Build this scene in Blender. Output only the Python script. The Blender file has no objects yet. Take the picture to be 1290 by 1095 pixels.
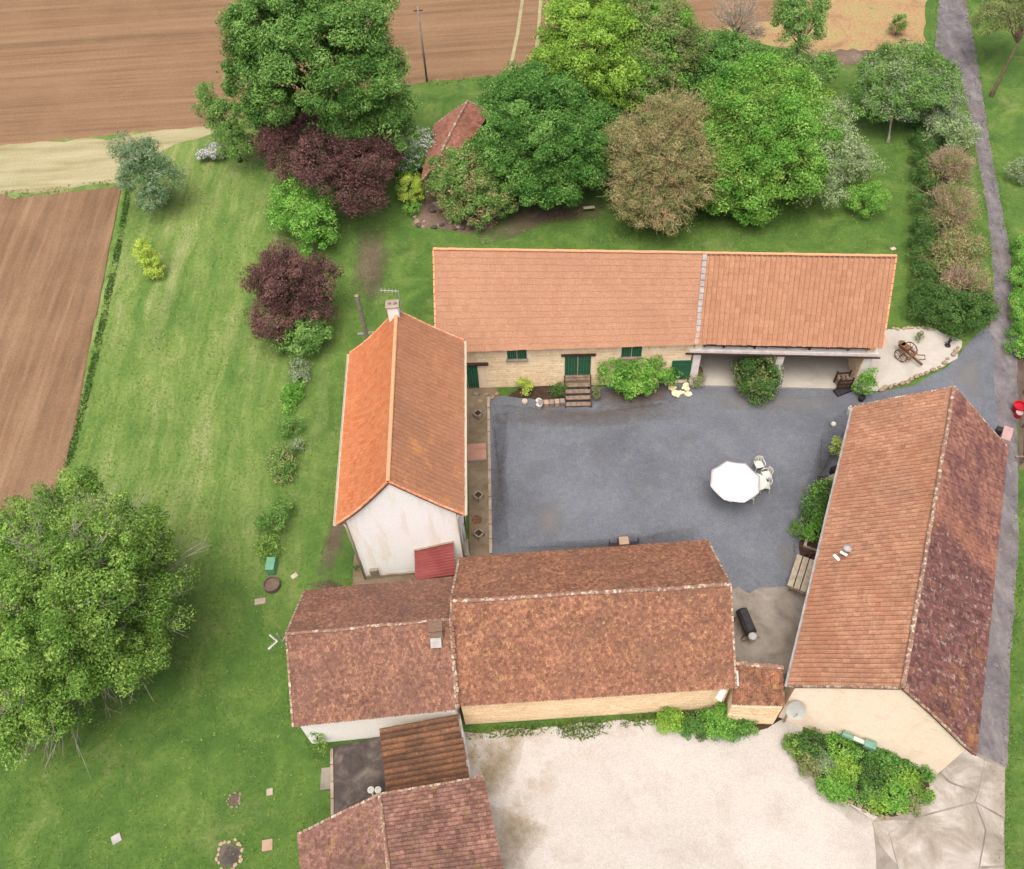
import bpy, bmesh, math, random
import numpy as np
from mathutils import Vector, Matrix
random.seed(7)
SC = bpy.context.scene
COL = SC.collection

# ------------------------------------------------------------------ camera
CAM_H, FOC, TH, ROLL = 41.0, 1130.46, 0.93323369, -0.06743899
def _axes():
    c, s = math.cos(TH), math.sin(TH)
    fwd = np.array([0, c, -s]); up = np.array([0, s, c]); r = np.array([1., 0, 0])
    cr, sr = math.cos(ROLL), math.sin(ROLL)
    return cr*r + sr*up, -sr*r + cr*up, fwd
AX_R, AX_U, AX_F = _axes()
EYE = np.array([0, 0, CAM_H])
cam = bpy.data.objects.new('camera', bpy.data.cameras.new('camera'))
COL.objects.link(cam)
cam.data.sensor_width = 36; cam.data.sensor_fit = 'HORIZONTAL'
cam.data.lens = FOC/1290*36
cam.data.clip_start = .5; cam.data.clip_end = 2000
mw = Matrix.Identity(4)
for i in range(3):
    mw[i][0], mw[i][1], mw[i][2], mw[i][3] = AX_R[i], AX_U[i], -AX_F[i], EYE[i]
cam.matrix_world = mw
SC.camera = cam

# ------------------------------------------------------------------ world, sun, exposure
SUN_AZ, SUN_EL = math.radians(-165), math.radians(73)
world = bpy.data.worlds.new('World'); SC.world = world; world.use_nodes = True
wn = world.node_tree
sky = wn.nodes.new('ShaderNodeTexSky'); sky.sky_type = 'NISHITA'; sky.sun_disc = False
sky.sun_elevation = SUN_EL; sky.sun_rotation = SUN_AZ
sky.air_density = .25; sky.dust_density = 6.0; sky.ozone_density = 0.
wn.nodes['Background'].inputs[1].default_value = .15
wn.links.new(sky.outputs[0], wn.nodes['Background'].inputs[0])
sl = bpy.data.lights.new('sun', 'SUN'); sun = bpy.data.objects.new('sun', sl); COL.objects.link(sun)
sl.energy = 1.0; sl.angle = math.radians(60); sl.color = (1, .965, .9)
sd = Vector((math.sin(SUN_AZ)*math.cos(SUN_EL), math.cos(SUN_AZ)*math.cos(SUN_EL), math.sin(SUN_EL)))
sun.rotation_euler = sd.to_track_quat('Z', 'Y').to_euler()
sun.location = sd*120
vs = SC.view_settings
vs.view_transform = 'Standard'; vs.look = 'None'; vs.gamma = 1; vs.use_curve_mapping = False
vs.exposure = 1.12

# ------------------------------------------------------------------ helpers: pixels, names
def ray(px, py):
    return (px-645)/FOC*AX_R - (py-547.5)/FOC*AX_U + AX_F
def at(px, py, z=0.):
    d = ray(px, py); return EYE + d*((z-CAM_H)/d[2])
def onplane(px, py, P, n):
    d = ray(px, py); return EYE + d*((np.dot(P-EYE, n))/np.dot(d, n))
def tag(o, label=None, cat=None, group=None, kind=None):
    if label: o['label'] = label
    if cat: o['category'] = cat
    if group: o['group'] = group
    if kind: o['kind'] = kind
    return o
def empty(name, loc, label, cat, group=None):
    o = bpy.data.objects.new(name, None); COL.objects.link(o)
    o.location = tuple(float(c) for c in loc); o.empty_display_size = .2
    return tag(o, label, cat, group)
def origin(o):
    p = np.zeros(3)
    while o is not None:
        p = p + np.array(o.location); o = o.parent
    return p
def npmesh(name, V, F, mat, parent=None, tint=None, smooth=False):
    """V (n,3), F (m,k) all the same k."""
    V = np.asarray(V, np.float32); F = np.asarray(F, np.int32)
    if parent is not None: V = V - origin(parent).astype(np.float32)
    me = bpy.data.meshes.new(name)
    m, k = F.shape
    me.vertices.add(len(V)); me.vertices.foreach_set('co', V.ravel())
    me.loops.add(m*k); me.loops.foreach_set('vertex_index', F.ravel())
    me.polygons.add(m); me.polygons.foreach_set('loop_start', np.arange(m, dtype=np.int32)*k)
    me.polygons.foreach_set('loop_total', np.full(m, k, np.int32))
    me.polygons.foreach_set('use_smooth', np.full(m, smooth, bool))
    me.update(calc_edges=True)
    if tint is not None:
        a = me.attributes.new('tint', 'FLOAT', 'FACE'); a.data.foreach_set('value', np.asarray(tint, np.float32))
    me.materials.append(mat)
    o = bpy.data.objects.new(name, me); COL.objects.link(o)
    if parent is not None: o.parent = parent
    return o
class MB:
    def __init__(s): s.v = []; s.f = []
    def add(s, V, F):
        b = len(s.v); s.v += [tuple(float(c) for c in p) for p in V]; s.f += [tuple(b+i for i in f) for f in F]; return s
    def hexa(s, P):   # 4 bottom, 4 top
        return s.add(P, [(3,2,1,0),(4,5,6,7),(0,1,5,4),(1,2,6,5),(2,3,7,6),(3,0,4,7)])
    def box(s, c, size, rz=0, rx=0):
        x, y, z = [q/2 for q in size]
        R = Matrix.Rotation(rz, 3, 'Z') @ Matrix.Rotation(rx, 3, 'X')
        P = []
        for zz in (-z, z):
            for xx, yy in ((-x,-y),(x,-y),(x,y),(-x,y)):
                P.append(tuple(Vector(c) + R @ Vector((xx, yy, zz))))
        return s.hexa(P)
    def beam(s, a, b, w, h, up=(0,0,1)):
        a = np.array(a, float); b = np.array(b, float); d = b-a; d /= np.linalg.norm(d)
        up = np.array(up, float); sx = np.cross(d, up)
        if np.linalg.norm(sx) < 1e-4: sx = np.array([1., 0, 0])
        sx /= np.linalg.norm(sx); u = np.cross(sx, d)
        P = []
        for zz in (-h/2, h/2):
            P += [a-sx*w/2+u*zz, a+sx*w/2+u*zz, b+sx*w/2+u*zz, b-sx*w/2+u*zz]
        return s.hexa(P)
    def prism(s, poly, z0, z1):
        n = len(poly)
        P = [(p[0], p[1], z0) for p in poly] + [(p[0], p[1], z1) for p in poly]
        return s.add(P, [tuple(range(n-1, -1, -1)), tuple(range(n, 2*n))] + [(i, (i+1) % n, n+(i+1) % n, n+i) for i in range(n)])
    def tube(s, pts, rad, n=6):
        pts = [np.array(p, float) for p in pts]
        if not hasattr(rad, '__len__'): rad = [rad]*len(pts)
        V = []; F = []
        for i, p in enumerate(pts):
            d = pts[min(i+1, len(pts)-1)] - pts[max(i-1, 0)]; d = d/(np.linalg.norm(d)+1e-9)
            a = np.cross(d, (0, 0, 1.) if abs(d[2]) < .9 else (1., 0, 0)); a /= np.linalg.norm(a); b = np.cross(d, a)
            for k in range(n):
                t = 2*math.pi*k/n; V.append(p + rad[i]*(math.cos(t)*a + math.sin(t)*b))
        for i in range(len(pts)-1):
            for k in range(n):
                F.append((i*n+k, i*n+(k+1) % n, (i+1)*n+(k+1) % n, (i+1)*n+k))
        F.append(tuple(range(n-1, -1, -1))); F.append(tuple((len(pts)-1)*n+k for k in range(n)))
        return s.add(V, F)
    def lathe(s, c, prof, n=12, a0=0):
        V = []; F = []
        for r, z in prof:
            for k in range(n):
                t = a0+2*math.pi*k/n; V.append((c[0]+r*math.cos(t), c[1]+r*math.sin(t), c[2]+z))
        for i in range(len(prof)-1):
            for k in range(n):
                F.append((i*n+k, i*n+(k+1) % n, (i+1)*n+(k+1) % n, (i+1)*n+k))
        F.append(tuple(range(n-1, -1, -1))); F.append(tuple((len(prof)-1)*n+k for k in range(n)))
        return s.add(V, F)
    def build(s, name, mat, parent=None, smooth=False, bevel=0):
        me = bpy.data.meshes.new(name)
        o3 = origin(parent) if parent is not None else (0, 0, 0)
        me.from_pydata([(x-o3[0], y-o3[1], z-o3[2]) for x, y, z in s.v], [], s.f)
        me.materials.append(mat)
        if smooth: me.polygons.foreach_set('use_smooth', [True]*len(me.polygons))
        me.update()
        o = bpy.data.objects.new(name, me); COL.objects.link(o)
        if parent is not None: o.parent = parent
        if bevel:
            m = o.modifiers.new('bevel', 'BEVEL'); m.width = bevel; m.segments = 2; m.limit_method = 'ANGLE'
        return o
def box(name, c, size, mat, parent=None, rz=0, bevel=.01, rx=0):
    return MB().box(c, size, rz, rx).build(name, mat, parent, bevel=bevel)

# ------------------------------------------------------------------ materials
def lin(c):
    return tuple(((v/255)/12.92 if v/255 <= .04045 else ((v/255+.055)/1.055)**2.4) for v in c)
GAIN = 1.75
def S(r, g, b):                    # picture tone of a lit surface -> base colour
    return tuple(min(.85, v/GAIN) for v in lin((r, g, b))) + (1,)
class NT:
    def __init__(s, name):
        s.m = bpy.data.materials.new(name); s.m.use_nodes = True
        s.t = s.m.node_tree; s.b = s.t.nodes['Principled BSDF']
        s.b.inputs['Specular IOR Level'].default_value = .25
        s.geo = s.n('ShaderNodeNewGeometry')
        s.pos = s.geo.outputs['Position']
    def n(s, typ, **kw):
        x = s.t.nodes.new(typ)
        for k, v in kw.items(): setattr(x, k, v)
        return x
    def l(s, a, b): s.t.links.new(a, b)
    def set(s, sock, v):
        if isinstance(v, bpy.types.NodeSocket): s.l(v, sock)
        else: sock.default_value = v
    def mapping(s, scale=(1,1,1), rot=(0,0,0), src=None):
        m = s.n('ShaderNodeMapping'); m.inputs['Scale'].default_value = scale; m.inputs['Rotation'].default_value = rot
        s.l(src or s.pos, m.inputs['Vector']); return m.outputs[0]
    def noise(s, scale, detail=4, rough=.55, vec=None, dist=0):
        x = s.n('ShaderNodeTexNoise'); x.inputs['Scale'].default_value = scale; x.inputs['Detail'].default_value = detail
        x.inputs['Roughness'].default_value = rough; x.inputs['Distortion'].default_value = dist
        s.l(vec or s.pos, x.inputs['Vector']); return x.outputs['Fac']
    def voro(s, scale, vec=None, out='Distance', feature='F1'):
        x = s.n('ShaderNodeTexVoronoi', feature=feature); x.inputs['Scale'].default_value = scale
        s.l(vec or s.pos, x.inputs['Vector']); return x.outputs[out]
    def ramp(s, fac, stops, interp='LINEAR'):
        r = s.n('ShaderNodeValToRGB'); e = r.color_ramp.elements; r.color_ramp.interpolation = interp
        while len(e) < len(stops): e.new(.5)
        for i, (p, c) in enumerate(stops):
            e[i].position = p
            e[i].color = c if hasattr(c, '__len__') else (c, c, c, 1)
        s.l(fac, r.inputs[0]); return r.outputs[0]
    def mix(s, fac, a, b, mode='MIX'):
        x = s.n('ShaderNodeMix', data_type='RGBA', blend_type=mode)
        s.set(x.inputs[0], fac); s.set(x.inputs[6], a); s.set(x.inputs[7], b); return x.outputs[2]
    def math(s, op, a, b=0.):
        x = s.n('ShaderNodeMath', operation=op); s.set(x.inputs[0], a); s.set(x.inputs[1], b); return x.outputs[0]
    def sep(s, vec=None):
        x = s.n('ShaderNodeSeparateXYZ'); s.l(vec or s.pos, x.inputs[0]); return x.outputs
    def bump(s, h, strength=.4, dist=.05):
        x = s.n('ShaderNodeBump'); x.inputs['Strength'].default_value = strength; x.inputs['Distance'].default_value = dist
        s.l(h, x.inputs['Height']); s.l(x.outputs[0], s.b.inputs['Normal'])
    def out(s, col, rough=.85):
        s.set(s.b.inputs['Base Color'], col); s.set(s.b.inputs['Roughness'], rough); return s.m
def pm(name, cols, scale=3., rough=.8, bump=0., bscale=40., metal=0., lo=.3, hi=.7):
    t = NT(name); k = len(cols)
    c = t.ramp(t.noise(scale, 6, .6), [(lo+(hi-lo)*i/max(1, k-1), x) for i, x in enumerate(cols)]) if k > 1 else cols[0]
    if k == 1:
        c = t.mix(.25, cols[0], t.ramp(t.noise(scale, 5), [(.3, tuple(v*.7 for v in cols[0][:3])+(1,)), (.7, tuple(min(1, v*1.15) for v in cols[0][:3])+(1,))]))
    if bump: t.bump(t.noise(bscale, 4), bump, .02)
    t.b.inputs['Metallic'].default_value = metal
    return t.out(c, rough)
def tilemat(name, cols, stain, stain_amt=.5, stain_scale=.5, lichen=None, lich_amt=.35, lich_scale=2.2, streak=None, k=1.3, desat=.1, mottle=.0):
    """fired clay: each tile its own tone, weathered in patches, with lichen"""
    t = NT(name)
    def tone(c):
        l = .3*c[0]+.6*c[1]+.1*c[2]; return tuple(min(.8, (v*(1-desat)+l*desat)*k*w) for v, w in zip(c[:3], (.97, 1.05, 1.)))+(1,)
    cols = [tone(c) for c in cols]; stain = tone(stain); lichen = lichen and [(tone(a), b, c) for a, b, c in lichen]
    isl = t.geo.outputs['Random Per Island']
    c = t.ramp(isl, [(i/(len(cols)-1), x) for i, x in enumerate(cols)])
    grain = t.ramp(t.noise(14, 5, .7), [(.3, .72), (.7, 1.2)])
    c = t.mix(1., c, grain, 'MULTIPLY')
    if mottle:
        c = t.mix(mottle, c, t.ramp(t.noise(6.5, 5, .85), [(.3, .4), (.5, 1.), (.7, 1.8)]), 'MULTIPLY')
        c = t.mix(mottle*.6, c, t.ramp(t.noise(.9, 5, .7), [(.3, .5), (.7, 1.55)]), 'MULTIPLY')
    st = t.ramp(t.noise(stain_scale, 6, .7, dist=.6), [(.42, 0.), (.68, stain_amt)])
    c = t.mix(st, c, stain)
    if streak:
        v = t.mapping(streak[0]); k = t.ramp(t.noise(1., 4, .6, vec=v), [(.48, 0.), (.66, streak[2])])
        c = t.mix(k, c, streak[1])
    if lichen:
        for col, thr, sc in lichen:
            a = t.ramp(t.noise(sc, 6, .75), [(thr, 0.), (thr+.08, .8)])
            c = t.mix(a, c, col)
    t.bump(t.noise(30, 4, .7), .35, .015)
    return t.out(c, .88)
def leafmat(name, cols, transl=.25):
    t = NT(name)
    a = t.n('ShaderNodeAttribute', attribute_name='tint')
    c = t.ramp(a.outputs['Fac'], [(i/(len(cols)-1), x) for i, x in enumerate(cols)])
    t.set(t.b.inputs['Base Color'], c); t.b.inputs['Roughness'].default_value = .75; t.b.inputs['Specular IOR Level'].default_value = .08
    tr = t.n('ShaderNodeBsdfTranslucent'); t.l(c, tr.inputs[0])
    mx = t.n('ShaderNodeMixShader'); mx.inputs[0].default_value = transl
    t.l(t.b.outputs[0], mx.inputs[1]); t.l(tr.outputs[0], mx.inputs[2])
    t.l(mx.outputs[0], t.t.nodes['Material Output'].inputs[0])
    return t.m

M = {}
def lawn():
    t = NT('lawn_grass'); X = t.sep()
    big = t.noise(.1, 5, .6); mid = t.noise(.4, 7, .68, dist=.8); fine = t.noise(5, 6, .8); vfine = t.noise(24, 3, .8)
    g = t.ramp(mid, [(.25, S(60,97,39)), (.45, S(84,119,49)), (.6, S(104,135,59)), (.78, S(142,157,95))])
    # the drier, more worn lawn west of the house, with faint mower lanes
    wob_ = t.n('ShaderNodeVectorMath', operation='ADD'); nz = t.n('ShaderNodeTexNoise'); nz.inputs['Scale'].default_value = .25; nz.inputs['Detail'].default_value = 3
    t.l(t.pos, nz.inputs['Vector']); t.l(t.pos, wob_.inputs[0]); t.l(nz.outputs['Color'], wob_.inputs[1])
    lane = t.noise(1., 6, .75, vec=t.mapping((.75, .07, 1), (0, 0, -.08), wob_.outputs[0]), dist=.4)
    lane = t.math('ADD', t.math('MULTIPLY', lane, .8), t.math('MULTIPLY', t.noise(.55, 6, .75), .2))
    lanec = t.ramp(lane, [(.36, S(92,131,59)), (.47, S(118,149,71)), (.55, S(142,163,91)), (.66, S(172,179,123))])
    west = t.ramp(t.math('ADD', t.math('MULTIPLY', X[0], -.045), t.math('MULTIPLY', mid, .35)), [(.45, 0.), (.9, .85)])
    north = t.ramp(t.math('ADD', t.math('MULTIPLY', X[1], .03), t.math('MULTIPLY', big, .5)), [(.82, 0.), (1.05, 1.)])
    g = t.mix(t.math('MULTIPLY', west, north), g, lanec)
    g = t.mix(t.ramp(t.noise(.33, 6, .75, dist=.5), [(.56, 0.), (.74, .65)]), g, S(148,153,99))
    g = t.mix(t.ramp(t.noise(.2, 5, .65), [(.5, 0.), (.7, .4)]), g, S(62,105,37))
    g = t.mix(t.ramp(t.noise(1.6, 6, .8), [(.58, 0.), (.75, .5)]), g, S(116,117,75))
    g = t.mix(.8, g, t.ramp(fine, [(.28, .6), (.72, 1.42)]), 'MULTIPLY')
    g = t.mix(.6, g, t.ramp(vfine, [(.2, .62), (.8, 1.4)]), 'MULTIPLY')
    t.bump(t.math('ADD', fine, vfine), .6, .06)
    return t.out(g, .9)
def soil(name, a, b, c, rot, along):
    t = NT(name)
    v = t.mapping((along[0], along[1], 1), (0, 0, rot))
    n1 = t.noise(1, 5, .6, vec=v); n2 = t.noise(.25, 4); n3 = t.noise(9, 5, .75)
    col = t.ramp(n1, [(.3, a), (.5, b), (.72, c)])
    col = t.mix(t.ramp(n2, [(.4, 0.), (.75, .5)]), col, c)
    col = t.mix(.8, col, t.ramp(n3, [(.25, .6), (.75, 1.35)]), 'MULTIPLY')
    t.bump(n3, .7, .06); return t.out(col, .95)
def gravel():
    t = NT('grey_gravel')
    n1 = t.noise(.22, 5, .6); n2 = t.noise(1.4, 5, .65); v = t.voro(34, out='Color'); n3 = t.noise(55, 2, .8)
    c = t.ramp(n1, [(.3, S(105,110,118)), (.55, S(121,127,136)), (.75, S(132,138,147))])
    c = t.mix(t.ramp(n2, [(.5, 0.), (.8, .5)]), c, S(146,146,146))
    c = t.mix(t.ramp(t.noise(.5, 5, .7), [(.56, 0.), (.74, .55)]), c, S(104,100,96))
    c = t.mix(.5, c, t.ramp(t.sep(v)[0], [(0., .6), (1., 1.35)]), 'MULTIPLY')
    c = t.mix(.8, c, t.ramp(t.noise(4, 7, .8), [(.3, .82), (.7, 1.2)]), 'MULTIPLY')
    t.bump(t.math('ADD', n3, t.voro(34)), .5, .03); return t.out(c, .92)
def limestone():
    t = NT('pale_limestone_gravel'); X = t.sep()
    n2 = t.noise(.7, 6, .7); v = t.voro(30, out='Color')
    c = t.ramp(t.noise(.2, 5, .6), [(.3, S(202,197,189)), (.6, S(212,208,201)), (.8, S(218,214,208))])
    west = t.ramp(t.math('MULTIPLY', t.math('ADD', X[0], 3.2), .22), [(0., 1.), (1., .28)])
    dirt = t.ramp(t.math('MULTIPLY', t.ramp(n2, [(.4, 0.), (.66, 1.)]), west), [(0.1, 0.), (.9, .95)])
    c = t.mix(dirt, c, S(160,138,100))
    sp = t.ramp(t.noise(3.2, 6, .8), [(.6, 0.), (.68, .8)])
    c = t.mix(t.math('MULTIPLY', sp, west), c, S(102,90,56))
    c = t.mix(.45, c, t.ramp(t.sep(v)[0], [(0., .7), (1., 1.2)]), 'MULTIPLY')
    t.bump(t.noise(40, 4, .8), .5, .03); return t.out(c, .95)
def road():
    t = NT('worn_asphalt')
    c = t.ramp(t.noise(.9, 6, .7), [(.3, S(96,92,96)), (.5, S(122,117,121)), (.75, S(150,144,146))])
    c = t.mix(t.ramp(t.noise(1., 6, .75, vec=t.mapping((1.1, .3, 1), (0, 0, .28))), [(.5, 0.), (.7, .55)]), c, S(176,170,166))
    c = t.mix(t.ramp(t.noise(.3, 4, .7), [(.56, 0.), (.72, .6)]), c, S(118,98,84))
    c = t.mix(t.ramp(t.noise(2.5, 6, .8), [(.6, 0.), (.7, .7)]), c, S(192,188,182))
    c = t.mix(.6, c, t.ramp(t.noise(30, 4, .8), [(.25, .65), (.75, 1.3)]), 'MULTIPLY')
    t.bump(t.noise(45, 3, .8), .4, .02); return t.out(c, .9)
def concrete(name, a, b, c, sc=.8):
    t = NT(name)
    k = t.ramp(t.noise(sc, 7, .7, dist=.5), [(.28, a), (.5, b), (.74, c)])
    k = t.mix(.5, k, t.ramp(t.noise(20, 5, .75), [(.25, .7), (.75, 1.25)]), 'MULTIPLY')
    t.bump(t.noise(25, 5, .7), .25, .02); return t.out(k, .9)
def stonemat(name, cols, stain=None, k=1.):
    t = NT(name); cols = [tuple(min(.8, v*k) for v in c[:3])+(1,) for c in cols]; stain = stain and tuple(min(.8, v*k) for v in stain[:3])+(1,)
    c = t.ramp(t.geo.outputs['Random Per Island'], [(i/(len(cols)-1), x) for i, x in enumerate(cols)])
    c = t.mix(1., c, t.ramp(t.noise(9, 6, .7), [(.25, .72), (.75, 1.2)]), 'MULTIPLY')
    if stain: c = t.mix(t.ramp(t.noise(.8, 6, .7), [(.52, 0.), (.72, .6)]), c, stain)
    t.bump(t.noise(22, 5, .75), .5, .03); return t.out(c, .92)
def up(c, k): return tuple(min(.82, v*k) for v in c[:3])+(1,)
def plaster(name, base, stain, amt=.5, k=1.75, fleck=0.):
    t = NT(name); base, stain = up(base, k), up(stain, k)
    v = t.mapping((2.2, 2.2, .35))
    kk = t.ramp(t.noise(1., 6, .65, vec=v), [(.5, 0.), (.78, amt)])
    c = t.mix(kk, base, stain)
    c = t.mix(.35, c, t.ramp(t.noise(12, 5), [(.3, .8), (.7, 1.15)]), 'MULTIPLY')
    if fleck: c = t.mix(t.ramp(t.noise(1., 6, .7, vec=t.mapping((2.4, 2.4, 7.))), [(.54, 0.), (.7, fleck)]), c, up(S(200,158,112), k))
    t.bump(t.noise(40, 4), .2, .01); return t.out(c, .9)

M['lawn'] = lawn()
M['soil_far'] = soil('ploughed_soil_far', S(124,98,72), S(147,117,88), S(162,132,102), .02, (.03, 1.6))
M['soil_west'] = soil('ploughed_soil_west', S(120,94,70), S(143,113,86), S(170,142,112), -.08, (1.3, .05))
M['straw'] = soil('dry_straw_grass', S(150,142,100), S(178,170,128), S(198,192,156), .05, (.12, 1.2))
def meadow():
    t = NT('dry_meadow')
    c = t.ramp(t.noise(.45, 7, .75, dist=.6), [(.3, S(150,120,90)), (.48, S(184,152,112)), (.6, S(176,164,110)), (.72, S(136,142,80))])
    c = t.mix(.8, c, t.ramp(t.noise(5, 6, .8), [(.28, .55), (.72, 1.45)]), 'MULTIPLY'); t.bump(t.noise(9, 5, .8), .6, .06); return t.out(c, .95)
M['dryfield'] = meadow()
M['baresoil'] = soil('bare_soil', S(98,82,70), S(122,104,90), S(146,128,112), .0, (.8, .8))
M['gravel'] = gravel(); M['limestone'] = limestone(); M['road'] = road()
M['concrete'] = concrete('weathered_concrete', S(122,114,104), S(156,149,138), S(182,175,164))
M['apron'] = concrete('pale_concrete', S(124,115,103), S(176,168,155), S(222,219,213), .55)
M['darkslab'] = concrete('black_stained_concrete', S(62,56,54), S(92,84,80), S(140,130,122), 1.2)
M['terrace'] = concrete('mossy_terrace_concrete', S(112,96,74), S(140,124,100), S(160,146,126), 1.1)
M['patch'] = concrete('white_stone_chippings', S(190,184,172), S(204,199,188), S(216,211,202), .7)
M['kerb'] = concrete('pale_kerb_stone', S(150,138,120), S(180,166,148), S(204,192,176), 2)
M['pinkslab'] = pm('pink_terracotta_slab', [S(186,140,120), S(204,158,136)], 2, .8)
# roofs
O1 = [S(232,160,122), S(222,148,110), S(238,170,136), S(214,140,104)]
M['t_n1'] = tilemat('salmon_roof_tiles', [S(212,148,114), S(214,151,117), S(217,154,120), S(209,144,110)], S(192,132,102), .5, .35, None, k=.9, desat=.12, mottle=.12)
M['t_n2'] = tilemat('orange_roof_tiles', [S(206,138,98), S(211,143,104), S(216,149,110), S(201,132,93)], S(192,126,90), .4, .5, None, k=.98, desat=.16, mottle=.12)
M['t_w1'] = tilemat('bright_orange_roof_tiles', [S(230,126,70), S(236,136,82), S(240,146,94), S(226,118,64)], S(218,136,98), .4, .8, None, k=.9, desat=.08, mottle=.15)
M['t_w2'] = tilemat('weathered_orange_roof_tiles', [S(192,124,86), S(198,130,92), S(195,127,89), S(187,119,82)], S(162,112,86), .7, .22, [(S(220,142,80), .57, .9)], k=1.02, desat=.14, mottle=.2)
M['t_e1'] = tilemat('aged_orange_tiles', [S(190,126,92), S(200,136,101), S(208,146,110), S(182,117,85)], S(166,112,86), .6, .6, [(S(142,94,78), .62, 1.3), (S(156,108,76), .6, 5.)], streak=((.9, .25, .5), S(178,118,86), .5), mottle=.5, k=1.1, desat=.18)
def e2mat():
    t = NT('dark_lichened_tiles'); X = t.sep()
    isl = t.geo.outputs['Random Per Island']
    n1 = t.noise(.5, 5, .65)
    along = t.math('ADD', t.math('MULTIPLY', t.math('SUBTRACT', X[0], 21.16), -.0268), t.math('MULTIPLY', t.math('SUBTRACT', X[1], 26.25), -.0563))
    south = t.ramp(t.math('ADD', along, t.math('MULTIPLY', n1, .1)), [(.50, 0.), (.56, 1.)])
    K = 1.12
    a = t.ramp(isl, [(i/3, up(c, K)) for i, c in enumerate((S(120,84,76), S(148,104,90), S(164,118,100), S(130,90,82)))])
    a = t.mix(t.ramp(t.noise(.9, 6, .7, vec=t.mapping((1.2, .5, 1))), [(.46, 0.), (.6, .75)]), a, up(S(104,70,72), K))
    b = t.ramp(isl, [(i/3, up(c, K)) for i, c in enumerate((S(92,62,60), S(114,78,74), S(128,88,82), S(100,68,66)))])
    b = t.mix(t.ramp(t.noise(3.4, 6, .75), [(.555, 0.), (.62, .8)]), b, up(S(170,150,144), K))
    b = t.mix(t.ramp(t.math('ADD', t.noise(1.1, 6, .75), t.math('MULTIPLY', along, .14)), [(.64, 0.), (.78, .55)]), b, up(S(162,116,62), K))
    band = t.ramp(along, [(.36, 0.), (.47, .5), (.5, .5), (.56, 0.)])
    a = t.mix(band, a, up(S(172,118,90), K))
    c = t.mix(south, a, b)
    c = t.mix(.8, c, t.ramp(t.noise(5, 6, .8), [(.28, .4), (.5, 1.), (.72, 1.6)]), 'MULTIPLY')
    t.bump(t.noise(30, 4, .7), .35, .015); return t.out(c, .9)
def up(c, k): return tuple(min(.82, v*k) for v in c[:3])+(1,)
M['t_e2'] = e2mat()
M['t_m'] = tilemat('mottled_old_tiles', [S(138,88,66), S(160,104,78), S(174,116,88), S(132,82,64), S(156,98,74)], S(124,86,70), .65, .4, [(S(192,144,92), .56, 4.), (S(96,66,54), .565, 5.), (S(206,188,164), .62, 8.)], mottle=.8, desat=.12, k=1.16)
M['t_s'] = tilemat('mauve_brown_old_tiles', [S(134,88,72), S(154,104,84), S(168,114,92), S(128,84,72), S(148,98,82)], S(118,84,76), .7, .3, [(S(186,138,96), .57, 4.), (S(94,66,58), .57, 5.), (S(198,174,152), .645, 7.)], mottle=.8, desat=.12, k=1.12)
M['t_b'] = tilemat('mossy_pink_old_tiles', [S(132,86,76), S(154,104,92), S(170,120,106), S(124,80,72)], S(104,74,66), .7, .5, [(S(156,122,62), .56, 2.4), (S(86,66,54), .57, 4.), (S(200,176,160), .64, 6.)], mottle=.75, desat=.14, k=1.15)
M['t_l'] = tilemat('brown_canal_tiles', [S(132,88,64), S(154,104,74), S(114,76,58), S(142,96,70)], S(96,68,54), .65, .7, [(S(180,134,88), .58, 4.)], mottle=.7, k=1.02)
M['t_g'] = tilemat('rusty_mossy_tiles', [S(150,92,64), S(168,106,76), S(134,84,62), S(178,122,92)], S(106,76,60), .65, 1.2, [(S(66,50,40), .53, 6.), (S(180,142,60), .6, 2.), (S(210,180,154), .62, 7.)], mottle=.9, k=1.15, desat=.12)
M['t_hut'] = tilemat('dull_red_hut_tiles', [S(150,92,76), S(168,104,86), S(180,116,96), S(140,84,72)], S(158,98,80), .5, .8, [(S(206,140,76), .6, 1.)], mottle=.6, k=1.2, desat=.14)
M['ridge'] = tilemat('mortared_ridge_tiles', [S(150,104,84), S(176,132,110), S(136,92,76), S(198,176,156)], S(112,84,72), .7, 1.6, [(S(216,202,184), .52, 5.), (S(84,66,56), .64, 4.)], mottle=.4)
M['ridge_o'] = tilemat('orange_ridge_tiles', [S(236,160,116), S(228,146,100), S(240,176,138)], S(216,150,120), .4, 1., None)
M['mortar'] = concrete('verge_mortar', S(132,112,98), S(176,154,136), S(206,188,170), 3)
M['verge'] = pm('tile_edge_brown', [S(120,84,70), S(150,108,90)], 4)  # brown of the roof deck, seen at tile edges and gaps
M['sheet_red'] = pm('red_painted_sheet', [S(146,72,72), S(160,84,82), S(172,100,96)], 1.2, .8)
# walls
M['w_white'] = plaster('white_render', S(242,236,220), S(204,190,162), .75, 1.95)
M['w_s'] = plaster('cream_render', S(240,234,220), S(206,206,208), .4, 1.9)
M['w_beige'] = plaster('beige_lime_render', S(226,211,190), S(206,186,158), .6, 1.85, .45)
M['joint'] = plaster('lime_mortar', S(222,204,176), S(200,176,144), .5, 1.9, .3)
M['st_n'] = stonemat('honey_rubble_stone', [S(208,184,148), S(220,198,164), S(228,208,176), S(212,188,152), S(216,194,160)], S(200,162,118), 1.95)
M['st_m'] = stonemat('golden_rubble_stone', [S(212,184,148), S(220,193,157), S(226,200,165), S(214,187,151)], S(200,168,130), 1.85)
M['st_e'] = stonemat('cream_rubble_stone', [S(214,194,164), S(228,208,178), S(236,218,190), S(220,200,170)], S(214,178,140), 1.95)
M['st_grey'] = stonemat('grey_fieldstone', [S(120,110,104), S(160,150,142), S(186,176,166), S(136,118,104)], S(96,84,72))
M['st_pale'] = stonemat('pale_edging_stone', [S(204,188,160), S(222,208,182), S(182,160,130)], None)
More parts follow.
